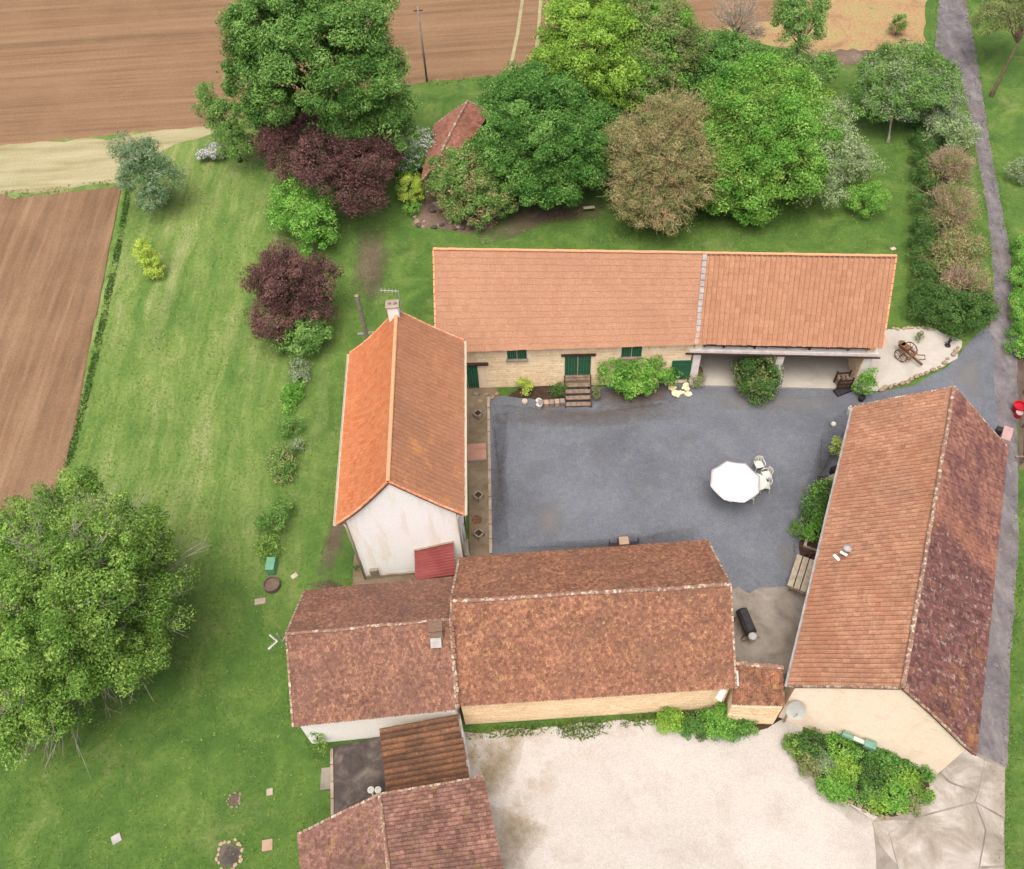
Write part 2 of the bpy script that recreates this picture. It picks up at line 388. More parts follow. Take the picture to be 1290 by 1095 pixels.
M['st_rust'] = stonemat('rusty_edging_stone', [S(112,88,74), S(150,124,104), S(180,158,138)], None)
# things
M['green'] = pm('green_paint', [S(44,104,74), S(56,120,88)], 6, .6)
M['tan'] = pm('tan_sandstone', [S(176,150,126), S(198,172,148)], 3, .9)
M['wood'] = pm('grey_wood', [S(116,98,84), S(146,126,108), S(172,152,132)], 5, .85, .3)
M['darkwood'] = pm('dark_oak', [S(66,50,42), S(90,70,58)], 4, .85, .3)
M['palewood'] = pm('silvered_planks', [S(170,158,138), S(198,186,164), S(214,204,184)], 4, .85, .2)
M['limewash'] = pm('limewashed_beam', [(.55, .51, .48, 1), (.72, .69, .66, 1)], 3, .8, .2)
M['white'] = pm('white_plastic', [(.76, .76, .75, 1), (.8, .8, .79, 1)], 2, .5)
M['canvas'] = pm('white_canvas', [(.56, .56, .55, 1), (.62, .62, .61, 1)], 2, .8)
M['black'] = pm('black_steel', [S(40,38,40), S(62,60,62)], 5, .6)
M['rust'] = pm('rusty_iron', [S(92,62,44), S(128,92,66), S(150,116,88)], 9, .85, .4)
M['zinc'] = pm('zinc_sheet', [S(168,164,160), S(206,204,202)], 3, .5)
M['gutter'] = pm('cream_gutter', [S(218,204,180), S(234,222,202)], 2, .6)
M['pole'] = pm('grey_pole_concrete', [S(140,130,116), S(176,166,150)], 4)
M['polewood'] = pm('tarred_pole_wood', [S(86,76,68), S(112,100,90)], 4)
M['bark'] = pm('brown_bark', [S(84,70,54), S(118,102,84)], 5, .9, .5)
M['bark_pale'] = pm('pale_grey_bark', [S(150,144,128), S(190,184,168)], 5, .9, .4)
M['bark_tan'] = pm('tan_bark', [S(178,146,110), S(212,180,144)], 5, .9, .4)
M['bark_dusty'] = pm('dusty_pink_bark', [S(176,142,126), S(206,174,158)], 5, .9, .3)
M['red'] = pm('red_plastic', [S(190,26,44), S(206,40,58)], 3, .5)
M['pink'] = pm('pale_pink_paint', [S(196,156,154), S(210,172,170)], 3, .7)
M['earth'] = pm('dark_planting_soil', [S(58,46,38), S(88,70,56)], 3, .95, .5)
M['greenplastic'] = pm('mint_green_plastic', [S(104,166,130), S(126,184,148)], 3, .6)
M['tealmetal'] = pm('teal_painted_metal', [S(100,148,128), S(134,176,156)], 3, .6)
M['glassgrey'] = pm('grey_dish_metal', [S(176,178,172), S(196,198,190)], 2, .5)
def L(name, a, b, c, tr=.25):      # leaves shade one another, so a crown reads darker than its leaf
    M[name] = leafmat('leaf_'+name, [tuple(min(.6, (v*.84+.16*(.3*S(*x)[0]+.6*S(*x)[1]+.1*S(*x)[2]))*1.7) for v in S(*x)[:3])+(1,) for x in (a, b, c)], tr)
L('maple', (44,86,24), (84,134,42), (132,174,76))
L('dark', (40,86,22), (74,128,38), (122,170,70))
L('lime', (82,126,14), (118,164,20), (160,200,52))
L('bright', (54,110,18), (92,156,28), (142,192,66))
L('olive', (82,98,44), (114,130,66), (150,158,96))
L('brown', (102,98,50), (144,134,80), (178,166,116), .2)
L('purple', (58,36,38), (92,62,58), (124,90,82), .12)
L('silver', (92,124,64), (126,154,92), (172,188,138))
L('walnut', (56,94,18), (96,140,32), (146,180,66))
L('yellow', (128,160,14), (162,196,24), (200,222,70))
L('mid', (56,102,30), (90,138,46), (134,172,80))
L('sage', (90,112,74), (122,144,100), (156,170,132))
L('hedge', (38,74,26), (66,106,38), (102,138,62))
L('twig', (146,112,86), (178,142,112), (196,166,138), .1)
L('blue', (66,104,58), (98,134,84), (138,164,122))
L('grass', (60,94,30), (96,126,44), (144,156,76))
L('white', (200,200,190), (226,226,220), (240,240,236))

# ------------------------------------------------------------------ ground, sheets
def rough_poly(P, step=.5, amp=.1, seed=0):
    r = random.Random(seed); out = []
    n = len(P)
    for i in range(n):
        a = np.array(P[i][:2]); b = np.array(P[(i+1) % n][:2]); k = max(1, int(np.linalg.norm(b-a)/step))
        d = (b-a)/(np.linalg.norm(b-a)+1e-9); nn = np.array([-d[1], d[0]])
        for j in range(k):
            out.append(a+(b-a)*j/k + nn*r.uniform(-amp, amp)*(1 if j else .3))
    return out
def sheet(name, px, z, mat, amp=.1, step=.5, world=None, label=None, cat=None):
    P = [at(x, y, 0) for x, y in px] if world is None else world
    P = rough_poly(P, step, amp, hash(name) % 1000 if False else len(name)*7)
    A = sum(P[i][0]*P[(i+1) % len(P)][1]-P[(i+1) % len(P)][0]*P[i][1] for i in range(len(P)))
    if A < 0: P = P[::-1]
    o = MB().add([(p[0], p[1], z) for p in P], [tuple(range(len(P)))]).build(name, mat)
    o['kind'] = 'structure'
    if label: o['label'] = label
    return o
g = MB().add([(-400,-200,0),(400,-200,0),(400,600,0),(-400,600,0)], [(0,1,2,3)]).build('ground', M['lawn']); g['kind'] = 'structure'

def inpoly(X, Y, P):
    c = np.zeros(X.shape, bool); n = len(P)
    for i in range(n):
        x0, y0 = P[i][:2]; x1, y1 = P[(i+1) % n][:2]
        if y0 == y1: continue
        c ^= ((y0 > Y) != (y1 > Y)) & (X < (x1-x0)*(Y-y0)/(y1-y0)+x0)
    return c
def field(name, poly, ang, cell, amp, period, mat, seed):
    """ploughed ground: real ridges running along ang"""
    rs = np.random.RandomState(seed)
    P = np.array([p[:2] for p in poly]); d = np.array([math.cos(ang), math.sin(ang)]); nrm = np.array([-d[1], d[0]])
    s = P@d; t = P@nrm
    S_ = np.arange(s.min(), s.max(), cell[0]); T_ = np.arange(t.min(), t.max(), cell[1])
    SS, TT = np.meshgrid(S_, T_, indexing='ij')
    TT2 = TT + .12*np.sin(SS*.13+1) + rs.uniform(-.03, .03, TT.shape)
    X = SS*d[0]+TT2*nrm[0]; Y = SS*d[1]+TT2*nrm[1]
    ph = np.abs(((TT/period) % 1)-.5)*2
    rowamp = 1+.5*np.sin(TT*3.7)*np.sin(TT*1.1)
    Z = .03 + amp*ph*rowamp + rs.uniform(0, amp*.6, TT.shape)
    ins = inpoly(X, Y, P); Z = np.where(ins, Z, -.25)
    V = np.stack([X, Y, Z], -1).reshape(-1, 3); a, b = X.shape
    I = np.arange(a*b).reshape(a, b)
    F = np.stack([I[:-1, :-1], I[1:, :-1], I[1:, 1:], I[:-1, 1:]], -1).reshape(-1, 4)
    k = ins.reshape(-1)[F].any(1); F = F[k]
    o = npmesh(name, V, F, mat, smooth=True); o['kind'] = 'structure'; return o
far = [at(-260,216), at(0,184), at(255,160), at(400,128), at(540,103), at(625,96), at(760,60), at(1000,22), at(1010,0), (30,140,0), (-120,140,0), (-120,66,0)]
field('ploughed_field', far, -.04, (.8, .2), .05, .62, M['soil_far'], 1)
west = [at(-300,256), at(0,246), at(155,231), at(150,262), at(120,410), at(85,585), at(60,640), at(-10,668), at(-300,760)]
field('ploughed_field', west, 1.65, (.7, .14), .05, .56, M['soil_west'], 2)
sheet('dry_grass_strip', [(-260,214),(0,183),(150,174),(260,158),(275,166),(220,182),(160,205),(152,231),(0,246),(-260,258)], .006, M['straw'], .25, .8)
M['dryfield2'] = M['dryfield']
sheet('dry_meadow', [(880,-60),(880,30),(985,60),(1060,75),(1165,62),(1172,-60)], .006, M['dryfield'], .3, 1.)
sheet('dry_meadow', [(1040,68),(1058,62),(1100,64),(1100,80),(1060,84)], .012, M['baresoil'], .2, .5)
def soft(base, lo=.78, hi=1.05, top=1.):
    """a copy of a ground material that breaks up into the grass towards the rim of its patch"""
    m = base.copy(); m.name = base.name+'_patch'; nt = m.node_tree
    a = nt.nodes.new('ShaderNodeAttribute'); a.attribute_name = 'core'
    g_ = nt.nodes.new('ShaderNodeNewGeometry'); n = nt.nodes.new('ShaderNodeTexNoise'); n.inputs['Scale'].default_value = 2.2; n.inputs['Detail'].default_value = 7; n.inputs['Roughness'].default_value = .75
    nt.links.new(g_.outputs['Position'], n.inputs['Vector'])
    ad = nt.nodes.new('ShaderNodeMath'); ad.operation = 'MULTIPLY_ADD'; ad.inputs[1].default_value = 1.5; nt.links.new(n.outputs['Fac'], ad.inputs[0]); nt.links.new(a.outputs['Fac'], ad.inputs[2])
    mr = nt.nodes.new('ShaderNodeMapRange'); mr.inputs[1].default_value = lo; mr.inputs[2].default_value = hi; mr.inputs[4].default_value = top 
    sub = nt.nodes.new('ShaderNodeMath'); sub.operation = 'MULTIPLY'; sub.inputs[1].default_value = .9; nt.links.new(ad.outputs[0], sub.inputs[0]); nt.links.new(sub.outputs[0], mr.inputs[0])
    tr = nt.nodes.new('ShaderNodeBsdfTransparent'); mx = nt.nodes.new('ShaderNodeMixShader')
    nt.links.new(mr.outputs[0], mx.inputs[0]); nt.links.new(tr.outputs[0], mx.inputs[1]); nt.links.new(nt.nodes['Principled BSDF'].outputs[0], mx.inputs[2])
    nt.links.new(mx.outputs[0], nt.nodes['Material Output'].inputs[0]); return m
M['soilpatch'] = soft(M['baresoil'], .7, 1.35, .75); M['earthpatch'] = soft(M['earth'])
def patch(name, px, z, mat):
    P = rough_poly([at(x, y, 0) for x, y in px], .4, .1, len(px)); c = sum(P)/len(P); n = len(P)
    o = MB().add([(c[0], c[1], z)]+[(p[0], p[1], z) for p in P], [(0, 1+i, 1+(i+1) % n) for i in range(n)]).build(name, mat)
    bm = bmesh.new(); bm.from_mesh(o.data); bmesh.ops.recalc_face_normals(bm, faces=bm.faces)
    if sum(f.normal.z for f in bm.faces) < 0: bmesh.ops.reverse_faces(bm, faces=bm.faces)
    bm.to_mesh(o.data); bm.free()
    a = o.data.attributes.new('core', 'FLOAT', 'POINT'); a.data.foreach_set('value', [1.]+[0.]*n); o['kind'] = 'structure'; return o
# bare soil by the house, soil-coloured brown patches below the trees
patch('bare_soil', [(432,600),(446,600),(444,640),(432,700),(418,735),(396,735),(404,690),(420,640)], .006, M['soilpatch'])
patch('bare_soil', [(432,480),(446,480),(442,610),(428,612)], .006, M['soilpatch'])
patch('bare_soil', [(448,285),(484,280),(494,320),(484,380),(462,395),(440,360)], .006, M['soilpatch'])
patch('bare_soil', [(590,305),(640,255),(700,248),(780,254),(770,276),(690,284),(650,300),(620,312)], .006, M['soilpatch'])
patch('bare_soil', [(380,735),(420,725),(445,745),(410,752)], .006, M['soilpatch'])
# road and yards
sheet('road', [(1188,-80),(1183,0),(1178,62),(1210,92),(1222,150),(1232,200),(1243,260),(1250,320),(1252,360),(1248,400),(1240,440),(1238,500),(1256,560),(1262,600),(1250,700),(1235,800),(1222,950),(1240,968),(1268,970),(1270,900),(1275,800),(1283,680),(1283,600),(1282,520),(1281,440),(1278,380),(1274,330),(1262,260),(1247,180),(1232,80),(1217,0),(1214,-80)], .010, M['road'], .07, .5)
sheet('courtyard', [(612,500),(660,500),(720,490),(880,478),(1080,485),(1100,496),(1150,486),(1195,462),(1222,430),(1244,408),(1252,440),(1254,520),(1272,600),(1200,700),(1040,900),(990,900),(940,780),(920,900),(600,860),(610,700)], .014, M['gravel'], .06, .5)
sheet('limestone_yard', [(570,925),(700,915),(830,905),(985,895),(1012,910),(1003,960),(1060,1010),(1120,1035),(1150,1100),(1150,1180),(560,1180)], .010, M['limestone'], .1, .5)
sheet('stone_chipping_patch', [(1098,440),(1118,415),(1170,412),(1212,430),(1206,452),(1180,466),(1140,480),(1105,493),(1080,494)], .020, M['patch'], .06, .4)
sheet('concrete_pad', [(921,745),(930,739),(944,748),(960,740),(1000,740),(1030,742),(1010,850),(925,850)], .022, M['concrete'], .05, .3)

# ------------------------------------------------------------------ roofs and houses
RS = np.random.RandomState(11)
def wob(x, y, k=0):            # slow undulation of an old roof
    return math.sin(x*.9+k)*math.sin(y*1.1+2*k)*.6 + math.sin(x*2.3+1.7*k+y*.7)*.4
PROFILE = {
    'flat':  [(0, .0), (1, .0)],
    'roman': [(0, .0), (.1, .016), (.26, .021), (.42, .003), (.7, -.002), (1, .0)],
    'rib':   [(0, .0), (.1, .014), (.28, .018), (.4, .0), (1, .0)],
    'canal': [(0, .0), (.15, .07), (.35, .11), (.65, .11), (.85, .07), (1, .0)],
}
class Slope:
    """A, B eave ends; C, D ridge ends (D above A). sag: bellcast, und: unevenness."""
    def __init__(s, A, B, C, D, sag=0., und=0., k=0):
        s.A, s.B, s.C, s.D = [np.array(p, float) for p in (A, B, C, D)]
        n = np.cross(s.B-s.A, s.D-s.A); n /= np.linalg.norm(n)
        s.n = n if n[2] > 0 else -n
        s.sag, s.und, s.k = sag, und, k
        s.W = (np.linalg.norm(s.B-s.A)+np.linalg.norm(s.C-s.D))/2
        s.Ln = (np.linalg.norm(s.D-s.A)+np.linalg.norm(s.C-s.B))/2
    def p(s, u, v, h=0.):
        q = (1-u)*(1-v)*s.A + u*(1-v)*s.B + u*v*s.C + (1-u)*v*s.D
        z = -s.sag*4*v*(1-v)*(1.25-.5*v)
        if s.und: z += s.und*wob(q[0], q[1], s.k)*min(1., 4*v*(1.25-v)+.3)
        q = q + s.n*h; q[2] += z; return q
    def tiles(s, name, mat, parent, wid, course, prof='flat', step=.03, gap=.03, jit=.008, skew=.0, drop=.026):
        nu = max(2, round(s.W/wid)); nv = max(2, round(s.Ln/course)); pr = PROFILE[prof]; k = len(pr)
        V = []; F = []
        g = gap/2
        for j in range(nv):
            v0 = (j-.12)/nv if j else -.03/s.Ln; v1 = (j+1)/nv
            off = .5 if (prof == 'flat' and j % 2) else 0.
            for i in range(nu + (1 if off else 0)):
                ua, ub = (i-off)/nu, (i+1-off)/nu
                ua, ub = max(0., ua), min(1., ub)
                if ub-ua < .2/nu: continue
                w = ub-ua
                dh = RS.uniform(-jit, jit); dl = RS.uniform(-.05, .05)/nv
                if jit > .0075 and RS.rand() < .012: dl -= .3/nv; dh += .012
                du = RS.uniform(-.5, .5)*skew/nu
                b = len(V)
                for row in (0, 1, 2):       # butt bottom, butt top, head
                    for x, h in pr:
                        u = ua+w*(g+(1-2*g)*x)
                        if row < 2: q = s.p(u+du, max(v0+dl, -.05/s.Ln), .02+h+dh+(step if row else step-drop))
                        else: q = s.p(u, v1, .012+h+dh*.3)
                        V.append(q)
                for r in (0, 1):
                    for x in range(k-1):
                        F.append((b+r*k+x, b+r*k+x+1, b+(r+1)*k+x+1, b+(r+1)*k+x))
        o = npmesh(name, V, F, mat, parent); o['kind'] = 'stuff'; return o
    def deck(s, mb, th=.13, n=26):
        V = []; F = []
        for h in (0., -th):
            for j in range(n+1):
                for i in range(n+1): V.append(s.p(i/n, j/n, h))
        m = (n+1)**2; w = n+1
        for j in range(n):
            for i in range(n):
                a = j*w+i
                F.append((a, a+1, a+w+1, a+w)); F.append((m+a, m+a+w, m+a+w+1, m+a+1))
        for i in range(n):
            for a, b in ((i, i+1), (n*w+i+1, n*w+i), ((i+1)*w, i*w), (i*w+n, (i+1)*w+n)):
                F.append((a, m+a, m+b, b))
        mb.add(V, F)
    def verge(s, mb, u, h=.055, w=.09, n=14, jit=.0):
        for j in range(n):
            a = s.p(u, j/n, h-.03+random.uniform(-jit, jit)); b = s.p(u, (j+1)/n-.01, h-.03+random.uniform(-jit, jit))
            mb.beam(a, b, w, .07, s.n)
def ridge_tiles(sl, parent, mat, r=.14, ln=.42, lift=.0, name='ridge_tile'):
    """one object for each ridge tile; sl is a slope whose v=1 is the ridge"""
    n = max(2, round(np.linalg.norm(sl.C-sl.D)/ln)); me = None
    d0 = (sl.C-sl.D)/np.linalg.norm(sl.C-sl.D)
    V = []; F = []; K = 7
    for t, rr in ((-.52, 1.0), (.55, .9)):
        for k in range(K):
            a = math.pi*k/(K-1); V.append((t, math.cos(a)*r*rr, math.sin(a)*r*.8*rr-.02))
        for k in range(K-1, -1, -1):
            a = math.pi*k/(K-1); V.append((t, math.cos(a)*(r*rr-.03), math.sin(a)*(r*.8*rr-.03)-.02))
    m = 2*K
    F = [(k, (k+1) % m, m+(k+1) % m, m+k) for k in range(m)] + [tuple(range(m-1, -1, -1)), tuple(range(m, 2*m))]
    me = bpy.data.meshes.new(name); L0 = np.linalg.norm(sl.C-sl.D)/n
    me.from_pydata([(x*L0, y, z) for x, y, z in V], [], F); me.materials.append(mat)
    for i in range(n):
        p = sl.p((i+.5)/n, 1., 0) - origin(parent); q0 = sl.p(i/n, 1); q1 = sl.p((i+1)/n, 1)
        o = bpy.data.objects.new(name, me); COL.objects.link(o); o.parent = parent
        d = q1-q0
        o.location = (p[0], p[1], p[2]+lift+random.uniform(-.01, .012))
        o.rotation_euler = (random.uniform(-.05, .05), -math.atan2(d[2], math.hypot(d[0], d[1])), math.atan2(d[1], d[0])+random.uniform(-.02, .02))
def stones(name, mat, parent, P0, P1, z0, ztop, outn, hole=(), row=.2, wid=.34, proud=.015, seed=1):
    """rubble stones standing proud of a wall; ztop(s) is the height of the wall at distance s"""
    r = random.Random(seed); P0 = np.array(P0[:2]); P1 = np.array(P1[:2]); Ln = np.linalg.norm(P1-P0); d = (P1-P0)/Ln
    V = []; F = []; z = z0
    while z < 12:
        h = row*r.uniform(.7, 1.35); s = -r.random()*wid; anyone = False
        while s < Ln:
            w = wid*r.uniform(.5, 1.6); a, b = max(s, 0), min(s+w, Ln); s += w
            if b-a < .08: continue
            if z+h > min(ztop(a), ztop(b)): continue
            anyone = True
            if any(b > q[0] and a < q[1] and z+h > q[2] and z < q[3] for q in hole): continue
            m = .008; pr = proud*r.uniform(.6, 1.7); k = len(V)
            for aa, bb, zz0, zz1, dep in ((a+m, b-m, z+m, z+h-m, -.02), (a+m*2, b-m*2, z+m*1.8, z+h-m*1.8, pr)):
                for ss, zz in ((aa, zz0), (bb, zz0), (bb, zz1), (aa, zz1)):
                    q = P0+d*(ss+r.uniform(-.012, .012))+outn[:2]*dep; V.append((q[0], q[1], zz+r.uniform(-.012, .012)))
            F += [(k+4, k+5, k+6, k+7)] + [(k+i, k+(i+1) % 4, k+4+(i+1) % 4, k+4+i) for i in range(4)]
        z += h
        if not anyone and z > z0+1: break
    o = npmesh(name, V, F, mat, parent); o['kind'] = 'stuff'; return o

def house(name, label, cat, px, ze, zr, wallmat, tl, tr, over=.3, gover=.12, sag=(0, 0), und=0., ridge='ridge', world=None, verge='ridge', k=0, rt=(.11, .42), floor_z=0.):
    """px: left eave, ridge, right eave at the first end, then at the second end. tl, tr: tile spec of the two slopes"""
    if world is None:
        P = [at(*px[i], zr if i in (1, 4) else ze) for i in range(6)]
    else: P = [np.array(p, float) for p in world]
    c = sum(P)/6
    root = empty(name, (c[0], c[1], 0), label, cat)
    sl = Slope(P[0], P[3], P[4], P[1], sag[0], und, k); sr = Slope(P[2], P[5], P[4], P[1], sag[1], und, k)
    # walls
    Ln = np.linalg.norm(P[4]-P[1]); gu = gover/Ln
    def wp(S_, u, v): q = S_.p(u, v, -.14); return q
    vl = over/np.linalg.norm((P[1]-P[0])[:2]); vr = over/np.linalg.norm((P[1]-P[2])[:2])
    V = []; rings = []
    for u in (gu, 1-gu):
        pts = [wp(sl, u, vl), wp(sl, u, (vl+1)/2), wp(sl, u, 1.), wp(sr, u, (vr+1)/2), wp(sr, u, vr)]
        for q in pts[1:4]: q[2] -= und*1.6
        for q in (pts[0], pts[4]): q[2] -= und
        base = [(pts[0][0], pts[0][1], floor_z), *pts, (pts[4][0], pts[4][1], floor_z)]
        # keep gable in one vertical plane between its two corners
        a = np.array(pts[0][:2]); b = np.array(pts[4][:2])
        for q in (2, 3, 4):
            t = np.dot(np.array(base[q][:2])-a, b-a)/np.dot(b-a, b-a); xy = a+(b-a)*t
            base[q] = (xy[0], xy[1], base[q][2])
        rings.append(len(V)); V += base
    n = 7
    F = [tuple(rings[0]+i for i in range(n)), tuple(rings[1]+i for i in range(n-1, -1, -1))]
    F += [(rings[0]+(i+1) % n, rings[0]+i, rings[1]+i, rings[1]+(i+1) % n) for i in range(n)]
    wall = MB().add(V, F).build('wall', wallmat, root)
    bm = bmesh.new(); bm.from_mesh(wall.data); bmesh.ops.recalc_face_normals(bm, faces=bm.faces); bm.to_mesh(wall.data); bm.free()
    # roof
    mb = MB(); sl.deck(mb); sr.deck(mb)
    roof = mb.build('roof', M['verge'], root)
    for S_, spec in ((sl, tl), (sr, tr)):
        if spec: S_.tiles('tiles', spec[0], roof, *spec[1:])
    if verge:
        for S_ in (sl, sr):
            for u in (0., 1.):
                mv = MB(); S_.verge(mv, u, jit=.01); mv.build('verge_mortar', M[verge], roof)['kind'] = 'stuff'
    if ridge: ridge_tiles(sl, roof, M[ridge], *rt, lift=.05)
    return dict(root=root, wall=wall, roof=roof, sl=sl, sr=sr, P=P, V=V)
def wall_line(h, a, b):
    """plan line of a wall between ring points a,b of house dict h -> P0,P1,outward"""
    P0 = np.array(h['V'][a]); P1 = np.array(h['V'][b]); d = (P1-P0)[:2]; d /= np.linalg.norm(d)
    n = np.array([d[1], -d[0], 0]); c = np.array(h['root'].location)
    if np.dot((P0+P1)[:2]/2-c[:2], n[:2]) < 0: n = -n
    return P0, P1, n

# --- the long north barn (closed part)
ZE, ZR = 3.7, 7.65
def north(px, zr=ZR, ze=ZE):
    e0, e1, r0, r1 = at(*px[0], ze), at(*px[1], ze), at(*px[2], zr), at(*px[3], zr)
    def back(e, r): q = 2*r-e; q[2] = ze; return q
    return [e0, r0, back(e0, r0), e1, r1, back(e1, r1)]
N1 = house('long_barn', 'long stone barn with salmon tiled roof and green shuttered openings', 'barn', None, ZE, ZR, M['joint'],
    (M['t_n1'], .31, .35, 'flat', .012, .012, .001, .0, .034), (M['t_n1'], .62, .74, 'flat', .028, .02, .004),
    world=north([(549,443.5), (877.5,434), (546,314), (888,319)]), over=.3, gover=.1, ridge='ridge_o', verge='ridge_o', rt=(.09, .42))
p0, p1, nn = wall_line(N1, 0, 7)
NW = (p0, p1, nn); nd = (p1-p0)/np.linalg.norm(p1-p0)
def nwall(px, py): return onplane(px, py, p0, nn)
holes = []
def opening(a, b, pad=.0):
    q0, q1 = nwall(*a), nwall(*b); s0, s1 = np.dot(q0-p0, nd), np.dot(q1-p0, nd)
    z1, z0 = min(q0[2], 3.45), max(q1[2], 0.02); return s0, s1, z0, z1
def nframe(s, z, o=0.): q = p0+nd*s+nn*o; return np.array([q[0], q[1], z])
rzN = math.atan2(nd[1], nd[0])
def shutter(parent, name, s0, s1, z0, z1, mat, leaves=2):
    holes.append((s0-.02, s1+.02, z0-.02, z1+.02))
    w = (s1-s0)/leaves
    fr = MB()
    for a, b in ((s0-.04, s0+.03), (s1-.03, s1+.04)): fr.box(nframe((a+b)/2, (z0+z1)/2, .02), (b-a, .06, z1-z0), rzN)
    fr.box(nframe((s0+s1)/2, z1+.02, .02), (s1-s0+.08, .06, .05), rzN)
    o = fr.build(name, mat, parent)
    nb = 4
    for i in range(leaves):
        for j in range(nb):
            ww = (w-.03)/nb
            box('board', nframe(s0+w*i+.015+ww*(j+.5), (z0+z1)/2, .035), (ww-.012, .035, z1-z0-.03), mat, o, rzN, .006)
        for t in (.2, .8): MB().box(nframe(s0+w*(i+.5), z0+(z1-z0)*t, .062), (w-.08, .02, .08), rzN).build('cross_rail', mat, o)
    return o
b1 = opening((639.5,441), (663,457)); b2 = opening((712.5,455.5), (742.5,476)); b3 = opening((784.5,436), (806.5,451)); b4 = opening((847.5,458), (866.5,478))
shutter(N1['root'], 'window_shutter', b1[0], b1[1], max(b1[2], 2.55), 3.4, M['green'])
shutter(N1['root'], 'window_shutter', b3[0], b3[1], 2.5, 3.38, M['green'])
shutter(N1['root'], 'hayloft_door', b2[0], b2[1], 1.0, 2.65, M['green'])
shutter(N1['root'], 'small_door', b4[0], b4[1], .35, 1.98, M['green'], 1)
MB().beam(nframe(b2[0]-.25, 2.74, .03), nframe(b2[1]+.3, 2.74, .03), .16, .14).build('lintel', M['darkwood'], N1['root'], bevel=.01)
for b, z in ((b1, max(b1[2], 2.55)), (b3, 2.5)):
    MB().beam(nframe(b[0]-.12, z-.09, .05), nframe(b[1]+.12, z-.09, .05), .2, .12).build('window_sill', M['kerb'], N1['root'], bevel=.01)
# door in the passage behind the west house: frame, green door, reveal
sA = opening((587,468), (611,492))
shutter(N1['root'], 'passage_door', max(.1, sA[0]-.6), sA[1]-.35, .06, 2.05, M['green'], 2)
MB().beam(nframe(max(.1, sA[0]-.6), 2.2, .06), nframe(sA[1]+.35, 2.2, .06), .2, .14).build('lintel', M['darkwood'], N1['root'], bevel=.01)
holes.append((0, sA[1]+.1, 0, 2.2))
stones('wall_stones', M['st_n'], N1['wall'], p0, p1, .03, lambda s: 3.62, nn, holes, .2, .36, .007, 3)

# --- open cart shed (east part of the long barn)
Nw = north([(877.5,433), (1112,438), (888,319), (1129,323)])
cs = sum(Nw)/6
CS = empty('cart_shed', (cs[0], cs[1], 0), 'open fronted cart shed with orange tiled roof and pale concrete floor', 'shed')
s_f = Slope(Nw[0], Nw[3], Nw[4], Nw[1]); s_b = Slope(Nw[2], Nw[5], Nw[4], Nw[1])
mb = MB(); s_f.deck(mb); s_b.deck(mb); csr = mb.build('roof', M['verge'], CS)
s_f.tiles('tiles', M['t_n2'], csr, .27, .36, 'roman', .016, .06, .003, .0, .03)
s_b.tiles('tiles', M['t_n2'], csr, .6, .72, 'flat', .05, .05, .006)
ridge_tiles(s_f, csr, M['ridge_o'], .09, .42, .05)
for S_ in (s_f, s_b):
    mv = MB(); S_.verge(mv, 1.); mv.build('verge_mortar', M['ridge_o'], csr)['kind'] = 'stuff'
mv = MB(); s_f.verge(mv, 0., .09, .22); mv.build('valley_strip', M['zinc'], csr)
fe = (Nw[3]-Nw[0]); fe[2] = 0; fel = np.linalg.norm(fe); fd = fe/fel; fn = np.array([fd[1], -fd[0], 0])   # outward (south)
def csp(s, dep, z): q = Nw[0]+fd*s-fn*dep; return np.array([q[0], q[1], z])
rzC = math.atan2(fd[1], fd[0])
DEP = np.linalg.norm((Nw[2]-Nw[0])[:2])
MB().prism([csp(.05, .0, 0), csp(fel-.3, .0, 0), csp(fel-.3, DEP-.4, 0), csp(.05, DEP-.4, 0)], .02, .14).build('floor_slab', M['patch'], CS)
def cwall(name, s0, s1, d0, d1, z1f, mat, z0=.0):
    """wall block whose top follows the roof"""
    V = []
    for s, dd in ((s0, d0), (s1, d0), (s1, d1), (s0, d1)): V.append(csp(s, dd, z0))
    def top(dd): 
        v = dd/(DEP/2); v = v if v <= 1 else 2-v
        return ZE+(ZR-ZE)*v-.2
    for s, dd in ((s0, d0), (s1, d0), (s1, d1), (s0, d1)): V.append(csp(s, dd, min(z1f, top(dd)) if z1f else top(dd)))
    return MB().hexa(V).build(name, mat, CS)
cwall('back_wall', .2, fel-.25, DEP-.75, DEP-.3, 0, M['joint'])
cwall('side_wall', .0, .42, .3, DEP/2, 0, M['joint']); cwall('side_wall', .0, .42, DEP/2, DEP-.75, 0, M['joint'])
ew = cwall('side_wall', fel-.62, fel-.22, .25, DEP/2, 0, M['joint']); cwall('side_wall', fel-.62, fel-.22, DEP/2, DEP-.75, 0, M['joint'])
stones('wall_stones', M['st_n'], ew, csp(fel-.62, .25, 0), csp(fel-.62, DEP/2, 0), .15, lambda s: ZE-.25+s*.9, -fd, (), .2, .34, .014, 5)
stones('wall_stones', M['st_n'], ew, csp(fel-.62, .25, 0), csp(fel-.22, .25, 0), .02, lambda s: 3.4, fn, (), .2, .3, .014, 6)
for s in (.12, 4.75, fel-.48):
    MB().box(csp(s+.1, .42, 1.42), (.42, .4, 2.56), rzC).build('pillar', M['limewash'], CS, bevel=.02)
MB().beam(csp(-.3, .3, 2.9), csp(fel+.0, .3, 2.9), .34, .24).build('front_beam', M['limewash'], CS, bevel=.02)
MB().beam(csp(-.5, .08, 2.76), csp(fel+.15, .08, 2.76), .08, .09).build('front_rail', M['darkwood'], CS, bevel=.01)
for i in range(9):
    s = .5+i*(fel-1.2)/8
    MB().beam(csp(s, -.02, ZE-.2), csp(s, DEP/2-.1, ZR-.25), .12, .16).build('rafter', M['darkwood'], CS)
for s in (1.6, 3.3, 6.3, 8.4):
    MB().beam(csp(s, .36, 3.0), csp(s, .36, 3.62), .1, .1).build('stud', M['darkwood'], CS)

